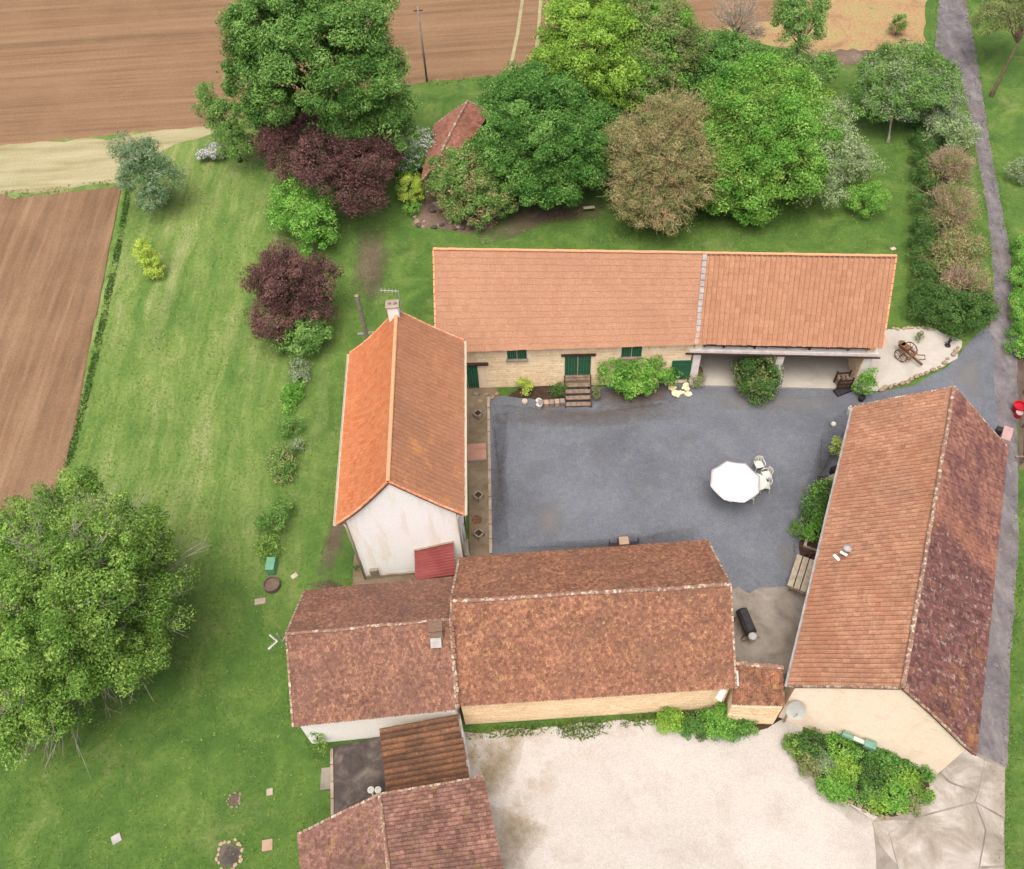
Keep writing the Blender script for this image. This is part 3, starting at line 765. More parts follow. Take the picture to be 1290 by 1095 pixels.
# --- west house
W = house('white_gabled_house', 'tall white rendered house with bright orange two-tone tiled roof', 'house',
    [(441,444.5), (499.5,391), (583.5,428.5), (423.8,660.8), (488.7,606.8), (583.9,648.3)], 6.21, 9.08, M['w_white'],
    (M['t_w1'], .2, .27, 'flat', .02, .05, .006), (M['t_w2'], .25, .36, 'rib', .012, .02, .003), over=.3, gover=.22, sag=(.2, .08), ridge='ridge_o', verge='ridge_o', rt=(.1, .4))
wr = W['root']
def gut(parent, S_, r=.075, off=.06, drop=.05, mat='gutter', n=6):
    m = MB(); pts = []
    for i in range(n+1):
        q = S_.p(i/n, 0); e = (S_.A-S_.D)[:2]; e /= np.linalg.norm(e)
        pts.append((q[0]+e[0]*(off+.02), q[1]+e[1]*(off+.02), q[2]-drop))
    # half-round trough
    V = []; F = []; K = 6; d = np.array(pts[-1])-np.array(pts[0]); d /= np.linalg.norm(d); sx = np.array([e[0], e[1], 0])
    prof = [(math.cos(math.pi+math.pi*k/K)*r, math.sin(math.pi+math.pi*k/K)*r) for k in range(K+1)]
    prof += [(x*.82, y*.82+.0) for x, y in reversed(prof)]
    for p in pts:
        for x, z in prof: V.append((p[0]+sx[0]*x, p[1]+sx[1]*x, p[2]+z))
    k = len(prof)
    for i in range(n):
        for j in range(k): F.append((i*k+j, i*k+(j+1) % k, (i+1)*k+(j+1) % k, (i+1)*k+j))
    F.append(tuple(range(k))); F.append(tuple(n*k+j for j in range(k-1, -1, -1)))
    return m.add(V, F).build('gutter', M[mat], parent)
gut(wr, W['sr'], .09); gut(wr, W['sl'], .09)
ce = np.array(W['V'][7]); cw = np.array(W['V'][13])       # near west corner, near east corner (base)
for c, sgn in ((ce, -1), (cw, 1)):
    MB().tube([(c[0]+sgn*.12, c[1]-.1, 6.0), (c[0]+sgn*.06, c[1]-.1, 5.7), (c[0]+sgn*.06, c[1]-.1, .1)], .05, 8).build('downpipe', M['gutter'], wr, True)
# band of ledge stones and a small grille on the gable
gb0, gb1, gn = wall_line(W, 7, 13)
gdir = (gb1-gb0)/np.linalg.norm(gb1-gb0)
def gpt(s, z, o=0): q = gb0+gdir*s+gn*o; return (q[0], q[1], z)
MB().beam(gpt(.05, .68, .05), gpt(5.2, .68, .05), .1, .3).build('plinth', M['kerb'], wr, bevel=.01)
box('meter_box', gpt(.5, 1.2, .09), (.4, .18, .5), M['pole'], wr)
# east door and windows (hidden under the eave from above, seen from a step aside)
pe0, pe1, pen = wall_line(W, 6, 13); ped = (pe1-pe0)/np.linalg.norm(pe1-pe0)
for i, (s, z0, z1, w) in enumerate(((1.6, .9, 2.2, .9), (4.9, .38, 2.45, 1.), (8., .9, 2.2, .9), (2.2, 3.6, 4.8, .9), (7.4, 3.6, 4.8, .9))):
    q = pe0+ped*s+pen*.02
    o = box('door' if i == 1 else 'window', (q[0], q[1], (z0+z1)/2), (.08, w, z1-z0), M['green'] if i == 1 else M['white'], wr)
    if i != 1:
        for sgn in (-1, 1):
            box('pane', (q[0]+pen[0]*.045, q[1]+sgn*w*.23, (z0+z1)/2), (.02, w*.38, z1-z0-.16), M['black'], o, bevel=0)
            box('shutter', (q[0]+pen[0]*.03, q[1]+sgn*w*.98, (z0+z1)/2), (.05, w*.5, z1-z0), M['white'], o)
# chimney with an antenna
cp = W['sl'].p(0.012, 1.)
chx = (cp[0]-.12, cp[1]-.05)
ch = box('chimney', (chx[0], chx[1], 8.95), (.55, .45, 1.4), M['w_white'], wr, bevel=.03)
box('cap', (chx[0], chx[1], 9.69), (.66, .55, .08), M['kerb'], ch)
for sgn in (-1, 1): MB().lathe((chx[0]+sgn*.14, chx[1], 9.73), [(.08, 0), (.09, .03), (.07, .14)], 8).build('chimney_pot', M['kerb'], ch)
an = empty('roof_antenna', (chx[0]+.45, chx[1]-.05, 8.9), 'thin bent roof antenna beside the white house chimney', 'antenna')
MB().tube([(chx[0]+.42, chx[1]-.05, 8.85), (chx[0]+.42, chx[1]-.05, 10.6)], .025, 6).build('mast', M['zinc'], an)
MB().tube([(chx[0]+.45, chx[1]-.02, 10.55), (chx[0]-.45, chx[1]-.02, 10.7)], .022, 6).build('boom', M['zinc'], an)
for i in range(5):
    x = chx[0]+.3-i*.17; zz = 10.575+i*.028
    MB().tube([(x, chx[1]-.17, zz), (x, chx[1]+.13, zz)], .012, 5).build('rod', M['zinc'], an)

# --- east barn
E_ = house('east_barn', 'long barn with clean orange west slope and dark lichened east slope', 'barn',
    [(1076.4,512), (1202,487.6), (1268.5,563.7), (993,865), (1137,867), (1228.5,951)], 3.8, 7.1, M['w_beige'],
    (M['t_e1'], .22, .3, 'roman', .016, .045, .0078, .0, .018), (M['t_e2'], .22, .3, 'flat', .045, .06, .02, .1), over=.22, gover=.12, und=.075, ridge='ridge', k=1, rt=(.1, .4))
gut(E_['root'], E_['sl'], .07, mat='zinc')
e0, e1, en = wall_line(E_, 7, 13); ed = (e1-e0)/np.linalg.norm(e1-e0); eL = np.linalg.norm((e1-e0)[:2])
def ept(s, z, o=0): q = e0+ed*s+en*o; return np.array([q[0], q[1], z])
q = onplane(1003, 884, e0, en)
MB().tube([(q[0]-.25, q[1]+.1, q[2]-.3), (q[0]-.15, q[1]-.05, q[2]-.4), (q[0]-.1, q[1]-.1, .05)], .045, 7).build('downpipe', M['gutter'], E_['root'], True)
# roof repairs: pale slipped tiles and a vent on the west slope
for (px, py, r) in ((1053,704,.3), (1062,699,.22)):
    q = at(px, py, 4.85); box('slipped_tile', (q[0], q[1], q[2]+.12), (.14, .34, .04), M['limewash'], E_['root'], random.uniform(.1, .9), rx=0)
q = at(1066,694,5.0); v_ = MB().lathe((q[0], q[1], q[2]-.1), [(.12, 0), (.12, .3), (.2, .32), (.2, .38), (.02, .45)], 10).build('roof_vent', M['zinc'], E_['root'], True)

# --- middle house and south-west house
Mh = house('stone_farmhouse', 'wide stone farmhouse with mottled old russet tiles between yard and courtyard', 'house',
    [(576,889.5), (568,757.8), (578.4,703), (927,866), (920.5,736.9), (891.4,681)], 3.2, 6.03, M['joint'],
    (M['t_m'], .135, .145, 'flat', .01, .1, .008, .18), (M['t_m'], .135, .145, 'flat', .01, .1, .008, .18), over=.18, gover=.1, und=.075, k=2, rt=(.1, .36))
m0, m1, mn = wall_line(Mh, 0, 7)
stones('wall_stones', M['st_m'], Mh['wall'], m0, m1, .05, lambda s: 3.05, mn, (), .18, .36, .006, 9)
Sh = house('mauve_tiled_house', 'cream rendered house with mauve brown tiles and a leaning zinc patched chimney', 'house',
    [(369,915), (360.4,799), (384.3,744.6), (575,893.5), (567,781), (573,727)], 3.2, 5.69, M['w_s'],
    (M['t_s'], .135, .145, 'flat', .01, .1, .008, .18), (M['t_s'], .135, .145, 'flat', .01, .1, .008, .18), over=.16, gover=.1, und=.075, k=3, rt=(.075, .34))
q = at(549, 795, 5.9)
ch = box('chimney', (q[0], q[1]+.1, 5.5), (.5, .42, 1.2), M['tan'], Sh['root'], .02, .03)
box('cap', (q[0], q[1]+.1, 6.13), (.6, .5, .08), M['st_rust'], ch, .02)
q2 = at(549, 809, 5.4)
box('zinc_flashing', (q2[0], q2[1]-.02, 5.36), (.46, .42, .04), M['zinc'], Sh['root'], .02, .005, rx=.62)
an = empty('gable_antenna', (*at(355, 800, 5.6)[:2], 4.6), 'white aerial bracketed to the grassy gable end of the cream house', 'antenna')
a0 = at(360, 801, 5.4); a1 = at(352, 803, 5.9)
MB().tube([a0, (a1[0], a1[1], 5.45), (a1[0], a1[1], 6.3)], .03, 6).build('bracket', M['zinc'], an)
t0 = at(340, 800, 6.2); t1 = at(349, 808, 6.25); t2 = at(338, 818, 6.2)
MB().tube([t0, t1, t2], .045, 6).build('boom', M['white'], an)
for a, b in ((t0, t1), (t1, t2)):
    for f in (.25, .5, .75):
        c = a+(b-a)*f; MB().tube([c+(0, 0, -.2), c+(0, 0, .2)], .012, 5).build('rod', M['zinc'], an)
# moss and debris in the valley between the two roofs
va, vb = at(569, 782, 5.72), at(577, 893, 3.28)
for i in range(16):
    f0 = va+(vb-va)*i/16+np.array([random.uniform(-.04, .04), 0, random.uniform(-.02, .02)]); f1 = va+(vb-va)*((i+1)/16-.008)+np.array([random.uniform(-.04, .04), 0, 0])
    MB().beam(f0, f1, random.uniform(.09, .17), .1).build('verge_tile', M['ridge'], Mh['root'])

# --- bottom house
Bp = [at(375.6,1051,3.), at(478,1001,5.2), at(608,979,3.)]
Bn = [at(379,1095,3.), at(489.5,1095,5.2), at(632.6,1095,3.)]
def ext(a, b, y): return a+(b-a)*((y-a[1])/(b[1]-a[1]))
Bw = Bp + [ext(a, b, 1.5) for a, b in zip(Bp, Bn)]
Bh = house('mossy_roofed_house', 'house with moss flecked pink old tiles beside the pale limestone yard', 'house', None, 3., 5.2, M['w_beige'],
    (M['t_b'], .15, .17, 'flat', .014, .1, .01, .15), (M['t_b'], .16, .22, 'roman', .014, .06, .01, .08), world=[Bp[0], Bp[1], Bp[2], Bw[3], Bw[4], Bw[5]],
    over=.16, gover=.1, und=.04, k=4, rt=(.085, .34))
# --- lean-to between them
A, B_, C, D = at(575.6,900,2.35), at(590.7,981,2.35), at(487,1000,3.05), at(478,918,3.05)
cl = (A+B_+C+D)/4
LT = empty('lean_to', (cl[0], cl[1], 0), 'lean-to with dark brown channel tiles joining two houses', 'lean-to')
sL = Slope(A, B_, C, D, 0, .02, 5); mb = MB(); sL.deck(mb, .1); lr = mb.build('roof', M['verge'], LT)
sL.tiles('tiles', M['t_l'], lr, .25, .8, 'canal', .006, .05, .01, .06)
def toward(p, q, t): return p+(q-p)*t
cc = [toward(x, cl, .06) for x in (A, B_, C, D)]
MB().hexa([(*x[:2], 0) for x in cc] + [(*x[:2], x[2]-.16) for x in cc]).build('wall', M['w_beige'], LT)
gut(LT, sL, .06, mat='zinc')
# --- gate roof between middle house and east barn
A, B_, C, D = at(922,887,2.5), at(989,889,2.5), at(986,841,3.35), at(927,835,3.35)
cl = (A+B_+C+D)/4
GR = empty('gateway_roof', (cl[0], cl[1], 0), 'small rusty mossy tiled roof over the wall joining farmhouse and barn', 'roof')
sG = Slope(A, B_, C, D, 0, .04, 6); mb = MB(); sG.deck(mb, .1); gr = mb.build('roof', M['verge'], GR)
sG.tiles('tiles', M['t_g'], gr, .19, .16, 'flat', .025, .08, .016, .15)
ridge_tiles(sG, gr, M['ridge'], .12, .34, .03)
cc = [toward(x, cl, .04) for x in (A, B_, C, D)]
wl = MB().hexa([(*x[:2], 0) for x in cc] + [(*x[:2], x[2]-.16) for x in cc]).build('wall', M['joint'], GR)
w0, w1 = cc[0], cc[1]; wd = (w1-w0)[:2]/np.linalg.norm((w1-w0)[:2]); wn_ = np.array([wd[1], -wd[0], 0])
stones('wall_stones', M['st_m'], wl, w0, w1, .05, lambda s: 2.3, wn_, (), .18, .34, .012, 12)
a, b = at(912,868,3.1), at(905,882,2.7)
MB().beam(a, b, .28, .06).build('white_board', M['white'], GR)
a, b = at(928,845,3.6), at(929,864,3.1)
MB().beam(a, b, .12, .06).build('white_strip', M['white'], GR)
# --- red sheet canopy beside the white house
C, D = onplane(571, 683, gb0+gn*.03, gn), onplane(522, 694, gb0+gn*.03, gn)
A, B_ = at(523, 731, min(C[2], D[2])-.75), at(574, 724, min(C[2], D[2])-.75)
cl = (A+B_+C+D)/4
RC = empty('red_canopy', (cl[0], cl[1], 0), 'red corrugated sheet canopy against the white gable', 'canopy')
V = []; F = []; n = 44
for th in (0, -.02):
    for j in range(2):
        for i in range(n+1):
            u = i/n; q = (1-u)*(A if j == 0 else D)+u*(B_ if j == 0 else C); V.append((q[0], q[1], q[2]+.03*math.sin(0)+th))
# ribs run across: profile along the slope
V = []; F = []; n = 44
for th in (0., -.015):
    for i in range(n+1):
        t = i/n; h = .028*math.sin(i*math.pi/2)
        for P, Q in ((A, D), (B_, C)):
            q = P+(Q-P)*t; V.append((q[0], q[1], q[2]+h+th))
m = 2*(n+1)
for i in range(n):
    a = 2*i; F += [(a, a+1, a+3, a+2), (m+a, m+a+2, m+a+3, m+a+1), (a, a+2, m+a+2, m+a), (a+1, m+a+1, m+a+3, a+3)]
MB().add(V, F).build('corrugated_sheet', M['sheet_red'], RC)
MB().beam(D+(0, 0, .06), C+(0, 0, .06), .12, .06).build('flashing', M['mortar'], RC)
for p in (A, B_): MB().beam((p[0], p[1]+.1, 0), (p[0], p[1]+.1, p[2]-.06), .1, .1).build('post', M['wood'], RC)
MB().beam(A+(0, .1, -.09), B_+(0, .1, -.09), .1, .1).build('wall_plate', M['wood'], RC)
# masonry pier with a grey capstone
q = at(582, 690, 1.7)
mp = empty('masonry_pier', (q[0], q[1], 0), 'short masonry pier with grey stone top at the end of the red canopy', 'pier')
box('shaft', (q[0], q[1], .78), (.55, .8, 1.56), M['w_white'], mp); box('capstone', (q[0], q[1], 1.63), (.66, .95, .14), M['st_grey'], mp, bevel=.03)

# ------------------------------------------------------------------ vegetation
def fol(rs, lobes, leaf, dens, clump=.7, low=-.55, spread=1.0, cover=1.):
    """leaf rhombs in clumps over the lobes. lobes: (centre, (rx,ry,rz)). returns V,F,tint,clump centres"""
    Vs = []; Ts = []; CC = []
    for c, r in lobes:
        c = np.array(c, float); r = np.array(r, float)
        area = 4*math.pi*((r[0]*r[1])**1.6/3+(r[0]*r[2])**1.6/3+(r[1]*r[2])**1.6/3)**(1/1.6)
        nc = max(4, int(cover*area/(clump*clump*1.8)))
        d = rs.normal(size=(nc*2, 3)); d /= np.linalg.norm(d, axis=1)[:, None]
        d = d[d[:, 2] > (low if r[0] < 1.8 else max(low, -.3))][:nc]
        rad = rs.uniform(.62, 1.04, (len(d), 1)); 
        cc = c + d*r*rad
        cc = cc[cc[:, 2] > .12]
        if len(cc) == 0: continue
        CC.append(cc)
        nl = max(6, int(dens*area*.62/len(cc)))
        k = len(cc)
        rc = clump*rs.uniform(.55, 1.15, (k, 1))
        ct = rs.normal(.52, .17, (k, 1))
        off = rs.normal(size=(k, nl, 3)); off /= np.linalg.norm(off, axis=2)[:, :, None]
        off *= rs.uniform(.25, 1., (k, nl, 1))**.6
        p = cc[:, None, :] + off*rc[:, :, None]*np.array([1, 1, .8])*spread
        nrm = off + .55*rs.normal(size=off.shape) + np.array([0, 0, .75]) + .4*((cc-c)/r)[:, None, :]
        nrm /= np.linalg.norm(nrm, axis=2)[:, :, None]
        t = ct + rs.normal(0, .2, (k, nl))
        p = p.reshape(-1, 3); nrm = nrm.reshape(-1, 3); t = t.reshape(-1)
        a = np.cross(nrm, rs.normal(size=nrm.shape)); a /= np.linalg.norm(a, axis=1)[:, None]+1e-9
        b = np.cross(nrm, a); s = leaf*rs.uniform(.5, 1.45, (len(p), 1))
        Vs.append(np.stack([p-a*s, p+a*s*.75-b*s*.5, p+a*s*.35+b*s*.55-nrm*s*.2], 1)); Ts.append(t)
    V = np.concatenate(Vs).reshape(-1, 3); V[:, 2] = np.maximum(V[:, 2], .03)
    F = np.arange(len(V)).reshape(-1, 3); return V, F, np.clip(np.concatenate(Ts), 0, 1), np.concatenate(CC)
_seed = [100]
def plant(name, label, cat, lobes, mat, leaf=.17, dens=90, clump=.7, bark='bark', base=None, group=None, trunk=.2, limbs=14, twigs=0, twigmat=None, low=-.55, blossom=None, extra=None, twig_r=.035, spread=1., fan=False, sprays=(), cover=1., ext=(.9, 1.12)):
    """lobes: (px, py, z, r [, rz]) - the pixel of a lobe's centre at height z"""
    _seed[0] += 1; rs = np.random.RandomState(_seed[0])
    LB = []
    for l in lobes:
        r = l[3]; rz = l[4] if len(l) > 4 else r*.85
        sh = min(.45*clump, .35*r) if r > 1.3 else 0.; r -= sh; rz -= min(sh, rz*.3)
        LB.append((at(l[0], l[1], l[2]), (r, r, rz)))
    big = max(LB, key=lambda q: q[1][0])
    if base is None:
        w = np.array([q[1][0]**2 for q in LB]); b = sum(q[0]*ww for q, ww in zip(LB, w))/w.sum(); b = np.array([b[0], b[1], 0])
    else: b = at(*base, 0)
    root = empty(name, b, label, cat, group)
    leaf *= .42; dens *= 4.9
    V, F, T, CC = fol(rs, LB, leaf, dens, clump, low, spread, cover)
    tree = trunk >= .08
    npmesh('crown' if tree else 'foliage', V, F, M[mat], root, T)
    if extra:                                   # second leaf colour in the same crown
        V, F, T, _ = fol(rs, LB, leaf*extra[2], dens*extra[1], clump, low, spread*1.05); npmesh('new_leaves', V, F, M[extra[0]], root, T)
    if blossom:
        V, F, T, _ = fol(rs, [(c, tuple(x*1.04 for x in r)) for c, r in LB], blossom[1], dens*blossom[2], clump*.6, .0); npmesh('blossom', V, F, M[blossom[0]], root, T)
    # trunk and limbs
    mb = MB(); ctr = big[0]; fork = b+(ctr-b)*(.55 if tree else .35); fork[2] = max(.15, ctr[2]-big[1][2]*(.55 if tree else .6))
    if tree: fork[2] = min(fork[2], ctr[2]*.75)
    j = rs.uniform(-.15, .15, 3)*trunk*3; j[2] = 0
    mb.tube([b-(0, 0, .15), b+(fork-b)*.12, b+(fork-b)*.55+j, fork], [trunk*1.5, trunk*1.05, trunk*.85, trunk*.7], 7)
    mb.build('trunk' if tree else 'stem', M[bark], root, True)
    lm = MB(); idx = rs.permutation(len(CC))
    for i in idx[:limbs]:
        e = CC[i]; m1 = fork+(e-fork)*.45+rs.normal(0, .1, 3)*np.linalg.norm(e-fork)*.5+(0, 0, .1*np.linalg.norm(e-fork))
        lm.tube([fork, m1, e], [trunk*.45, trunk*.26, trunk*.07], 5)
    if limbs: lm.build('limbs' if tree else 'branches', M[bark], root, True)
    if twigs:                                   # thin bare shoots that show through the leaves
        tw = MB()
        for i in range(twigs):
            c, r = LB[rs.randint(len(LB))]; d = rs.normal(size=3); d[2] = abs(d[2])*.9+.05; d /= np.linalg.norm(d)
            s0 = (fork+rs.normal(0, .08, 3)) if fan else c+(fork-c)*rs.uniform(.2, .7)+d*np.array(r)*rs.uniform(.3, .6); e = c+d*np.array(r)*rs.uniform(*ext)
            md = (s0+e)/2+rs.normal(0, .07, 3)*np.array(r)
            tw.tube([s0, md, e], [twig_r, twig_r*.75, twig_r*.3], 4)
            for _ in range(2):
                f = md+(e-md)*rs.uniform(.1, .7); g2 = f+(e-md)*.45+rs.normal(0, .16, 3)*np.array(r)
                tw.tube([f, g2], [twig_r*.6, twig_r*.25], 4)
        for (sx, sy, sz, sr, n_) in sprays:            # dead boughs that stand clear of the leaves
            e0_ = at(sx, sy, sz); b0_ = e0_+(fork-e0_)*min(.6, sr*1.6/np.linalg.norm(fork-e0_))
            for _ in range(n_):
                e = e0_+rs.normal(0, .45, 3)*sr+(e0_-b0_)*.3; md = b0_+(e-b0_)*.5+rs.normal(0, .12, 3)*sr
                tw.tube([b0_, md, e], [twig_r*1.6, twig_r*1.1, twig_r*.4], 4)
                for _ in range(4):
                    f = md+(e-md)*rs.uniform(0, .8); tw.tube([f, f+(e-md)*.5+rs.normal(0, .2, 3)*sr], [twig_r*.8, twig_r*.3], 4)
        tw.build('bare_twigs', M[twigmat or bark], root)['kind'] = 'stuff'
    return root

GT = 'garden trees north of the barn'
plant('broadleaf_tree', 'huge dark green leafy tree at the edge of the ploughed field', 'tree',
    [(400,85,9,4.8,4.8), (345,75,9.5,3.2), (455,95,8.5,3.4), (330,30,12,2.6), (440,15,12,3.2), (312,105,7.5,1.9), (490,140,6,2.2), (385,-20,13,3.2), (500,165,4.6,1.7), (440,160,5.4,2.4), (350,140,6,2.4)],
    'maple', .2, 85, .85, trunk=.4, limbs=20)
plant('light_green_tree', 'slim lighter green tree leaning out beside the huge dark tree', 'tree', [(290,150,3.6,1.9), (268,135,4.4,1.1), (300,185,2.,1.5), (262,112,4.8,.7)], 'mid', .17, 75, .6, trunk=.13, limbs=10)
plant('purple_tree', 'wide purple leaved tree in front of the huge dark green tree', 'tree', [(365,190,4.4,2.4), (410,205,4.6,2.5), (460,205,4.2,2.4), (345,170,5,1.6), (455,245,3,1.9), (480,190,4,1.7), (390,165,5.4,1.9), (445,175,5,1.9)], 'purple', .16, 95, .6, trunk=.22, limbs=26, twigs=260, twigmat='bark', twig_r=.022, fan=False)
plant('round_green_shrub', 'bright green rounded shrub between the two purple trees', 'shrub', [(370,250,2.6,1.7), (395,280,2.2,1.7), (415,255,2.2,1.), (360,270,1.8,1.4), (400,305,1.4,1.1)], 'bright', .17, 85, .55, trunk=.07, limbs=10)
plant('purple_tree', 'round purple leaved tree standing in the lawn west of the long barn', 'tree', [(365,360,3.2,2.2), (335,355,3,1.6), (398,350,3,1.7), (350,325,3.8,1.4), (345,400,2.2,1.7), (395,390,2.2,1.5)], 'purple', .15, 90, .55, trunk=.18, limbs=26, twigs=240, twig_r=.022, fan=True)
plant('green_shrub', 'green shrub at the foot of the round purple tree', 'shrub', [(378,425,1.3,1.3), (395,415,1.4,1.), (358,420,1.2,1.)], 'mid', .16, 85, .5, trunk=.06, limbs=8)
plant('lichened_tree', 'pale bluish green tree with grey twigs at the corner of both fields', 'tree', [(182,200,3.6,1.9), (165,190,4,1.3), (205,225,2.6,1.6), (195,250,1.6,1.1), (170,225,2.6,1.4)], 'blue', .15, 70, .55, bark='bark_pale', trunk=.14, limbs=14, twigs=70, twigmat='bark_pale', twig_r=.03)
plant('blossom_shrub', 'small whitish flowering shrub by the slim lighter tree', 'shrub', [(270,192,.6,.7), (258,196,.5,.5)], 'sage', .13, 80, .35, trunk=.04, limbs=4, blossom=('white', .09, .5))
plant('yellow_shrub', 'lone acid yellow shrub in the west lawn', 'shrub', [(181,316,1.7,.55,.75), (187,328,1.1,.68,.7), (193,340,.6,.6,.6)], 'yellow', .13, 130, .35, trunk=.05, limbs=6)
plant('great_tree', 'great spreading yellow green tree with bare grey boughs on the south-west lawn', 'tree',
    [(100,765,6.5,4.4,4.2), (40,705,6,3.2), (145,690,6.5,2.6), (180,735,5.5,2.2), (160,810,4.5,2.2), (60,840,5,3.2), (40,890,4,2.4), (90,640,6.5,2.), (-20,780,6,3.8), (120,730,9,2.4), (65,760,9.5,2.6), (10,895,3.5,2.), (195,690,5,1.4), (50,655,5.5,1.8)],
    'walnut', .15, 80, .6, cover=.7, bark='bark_pale', trunk=.36, limbs=34, twigs=420, ext=(.98, 1.2), twigmat='bark_pale', twig_r=.022, sprays=((165,830,4.5,1.4,7), (190,780,5.,1.2,6), (90,900,3.2,1.4,6), (120,700,9.6,1.,5), (125,862,3.2,1.5,9), (210,745,4.5,1.2,6), (230,700,4.5,.9,4), (60,930,2.5,1.,5), (150,800,6.,1.,4), (100,680,8.5,.8,4)))
plant('blossom_shrub', 'light green shrub with white blossom against the red hut roof', 'shrub', [(525,184,1.8,1.7), (514,203,1.2,1.3), (538,192,1.6,1.2)], 'bright', .15, 85, .5, trunk=.06, limbs=8, blossom=('white', .1, .08))
plant('yellow_ball_shrub', 'clipped acid yellow ball shrub before the hut', 'shrub', [(519,236,1.2,1.05, 1.)], 'yellow', .11, 170, .35, trunk=.05, limbs=6)
plant('ground_shrub', 'low green plant under the clipped yellow ball', 'shrub', [(518,262,.4,.55)], 'bright', .12, 110, .3, trunk=.03, limbs=3)
plant('weeping_shrub', 'olive green shrub with tan shoots overhanging the rockery', 'shrub', [(595,218,2.8,2.4), (572,228,2.2,1.9), (625,246,1.7,1.8), (600,258,1.3,1.9), (562,212,2.4,1.2), (575,255,1.2,1.4)], 'mid', .17, 75, .55, trunk=.07, limbs=12, extra=('brown', .3, 1.))
plant('round_dark_tree', 'dense round dark green tree behind the long barn', 'tree', [(682,170,4.6,4.,3.9), (640,130,5.4,2.4), (640,185,4,2.6), (725,190,4,2.6), (660,110,6,2.2), (700,235,2.2,2.2), (740,160,4.2,2.4), (665,225,2.6,2.2), (745,200,3.2,2.1), (715,120,5.2,2.2)], 'dark', .19, 95, .75, trunk=.26, limbs=14, group=None)
plant('lime_green_tree', 'tall yellow green tree beyond the round dark tree', 'tree', [(740,60,7.2,3.6), (705,75,6,2.2), (770,95,5.4,2.4), (735,15,9,2.8), (760,40,8,2.4), (785,110,4,2.2), (755,115,4.4,2.2), (800,60,6.4,2.)], 'lime', .18, 85, .7, trunk=.24, limbs=16)
plant('mixed_green_tree', 'loose olive green tree between lime green tree and brown budding tree', 'tree', [(815,55,6.2,3.), (800,95,4.8,2.6), (835,30,7.4,2.4), (835,90,4.4,2.6), (800,15,8,2.4), (785,118,3.4,2.2), (860,60,5.4,2.2)], 'olive', .16, 75, .65, trunk=.2, limbs=16, extra=('bright', .5, 1.), twigs=40, twig_r=.02)
plant('dark_green_tree', 'low dark green tree at the back of the orchard group', 'tree', [(880,80,4,2.6), (915,75,3.8,2.5), (850,98,3.4,2.4), (945,90,3,2.3), (880,110,2.6,2.)], 'dark', .17, 85, .65, trunk=.16, limbs=12)
plant('budding_tree', 'brown budding tree with fans of tan branches behind the barn', 'tree', [(830,195,4.4,3.3), (808,240,2.8,2.6), (850,155,5.6,2.6), (795,185,4.2,2.4), (868,225,3.4,2.6), (835,262,2.,2.4)], 'brown', .12, 75, .55, cover=.75, bark='bark_tan', trunk=.16, limbs=70, twigs=420, ext=(.98, 1.14), twigmat='bark_tan', twig_r=.026, extra=('olive', .6, 1.))
plant('bright_green_tree', 'large fresh green tree behind the cart shed roof', 'tree', [(955,165,5,3.8), (920,125,5.8,2.4), (990,120,5.8,2.4), (920,210,3.4,2.8), (990,215,3.2,2.8), (1020,165,4.2,2.4), (945,250,1.9,2.), (960,100,6.4,2.2), (895,170,4.4,2.2), (900,240,2.2,2.)], 'bright', .18, 85, .75, trunk=.26, limbs=18, extra=('walnut', .35, 1.))
plant('silver_tree', 'feathery silver green tree beside the large fresh green tree', 'tree', [(1040,185,3.4,2.4), (1065,200,2.6,2.), (1035,232,1.8,2.), (1092,205,1.9,1.1), (1045,150,4.,1.9), (1030,165,4.,1.8)], 'silver', .16, 62, .55, bark='bark_pale', trunk=.12, limbs=12, twigs=60, twigmat='bark_pale', twig_r=.02)
plant('bare_tree', 'nearly bare whitish twiggy tree at the meadow edge', 'tree', [(928,25,4.6,2.4), (945,45,3,1.5)], 'twig', .07, 22, .6, bark='bark_pale', trunk=.13, limbs=24, twigs=200, twigmat='bark_pale', twig_r=.022)
plant('dark_tall_tree', 'dark green tree with silvery stems by the dry meadow', 'tree', [(1010,35,5,2.), (1000,15,6,1.8), (1030,90,2.8,1.8), (985,80,3.2,1.3), (1025,10,5.6,1.4)], 'mid', .17, 75, .6, bark='bark_pale', trunk=.15, limbs=16, twigs=24, twigmat='bark_pale')
plant('yellow_green_shrub', 'small yellow green shrub tucked behind the silver tree', 'shrub', [(1040,130,1.2,1.), (1032,120,1.5,.7)], 'lime', .14, 95, .4, trunk=.05, limbs=5)
plant('ball_shrub', 'round fresh green shrub alone on the lawn north of the cart shed', 'shrub', [(1093,250,1.1,1.3, 1.05)], 'bright', .13, 120, .45, trunk=.05, limbs=6)
plant('fruit_tree', 'spreading grey green fruit tree with a bare leaning trunk', 'tree', [(1130,105,3.2,2.7,1.6), (1098,125,2.4,2.1,1.3), (1165,112,2.8,2.3,1.5), (1140,78,3.8,2.3,1.4), (1108,88,3.2,2.,1.3), (1185,95,3.2,1.6,1.2), (1130,135,2.2,1.7,1.)], 'mid', .16, 70, .55, bark='bark_pale', base=(1118,180), trunk=.12, limbs=22, extra=('sage', .3, 1.))
plant('fruit_tree', 'loose leafed tree with a forked pale trunk across the road', 'tree', [(1268,18,3.8,2.,1.3), (1245,25,3.5,1.3,1.), (1300,20,3.6,2.2,1.4), (1262,0,4.2,1.5)], 'olive', .15, 55, .55, bark='bark', base=(1248,122), trunk=.13, limbs=20)
plant('meadow_shrub', 'tiny dark upright shrub alone in the dry meadow', 'shrub', [(1132,32,.9,.55,.9)], 'mid', .13, 140, .35, trunk=.05, limbs=4)
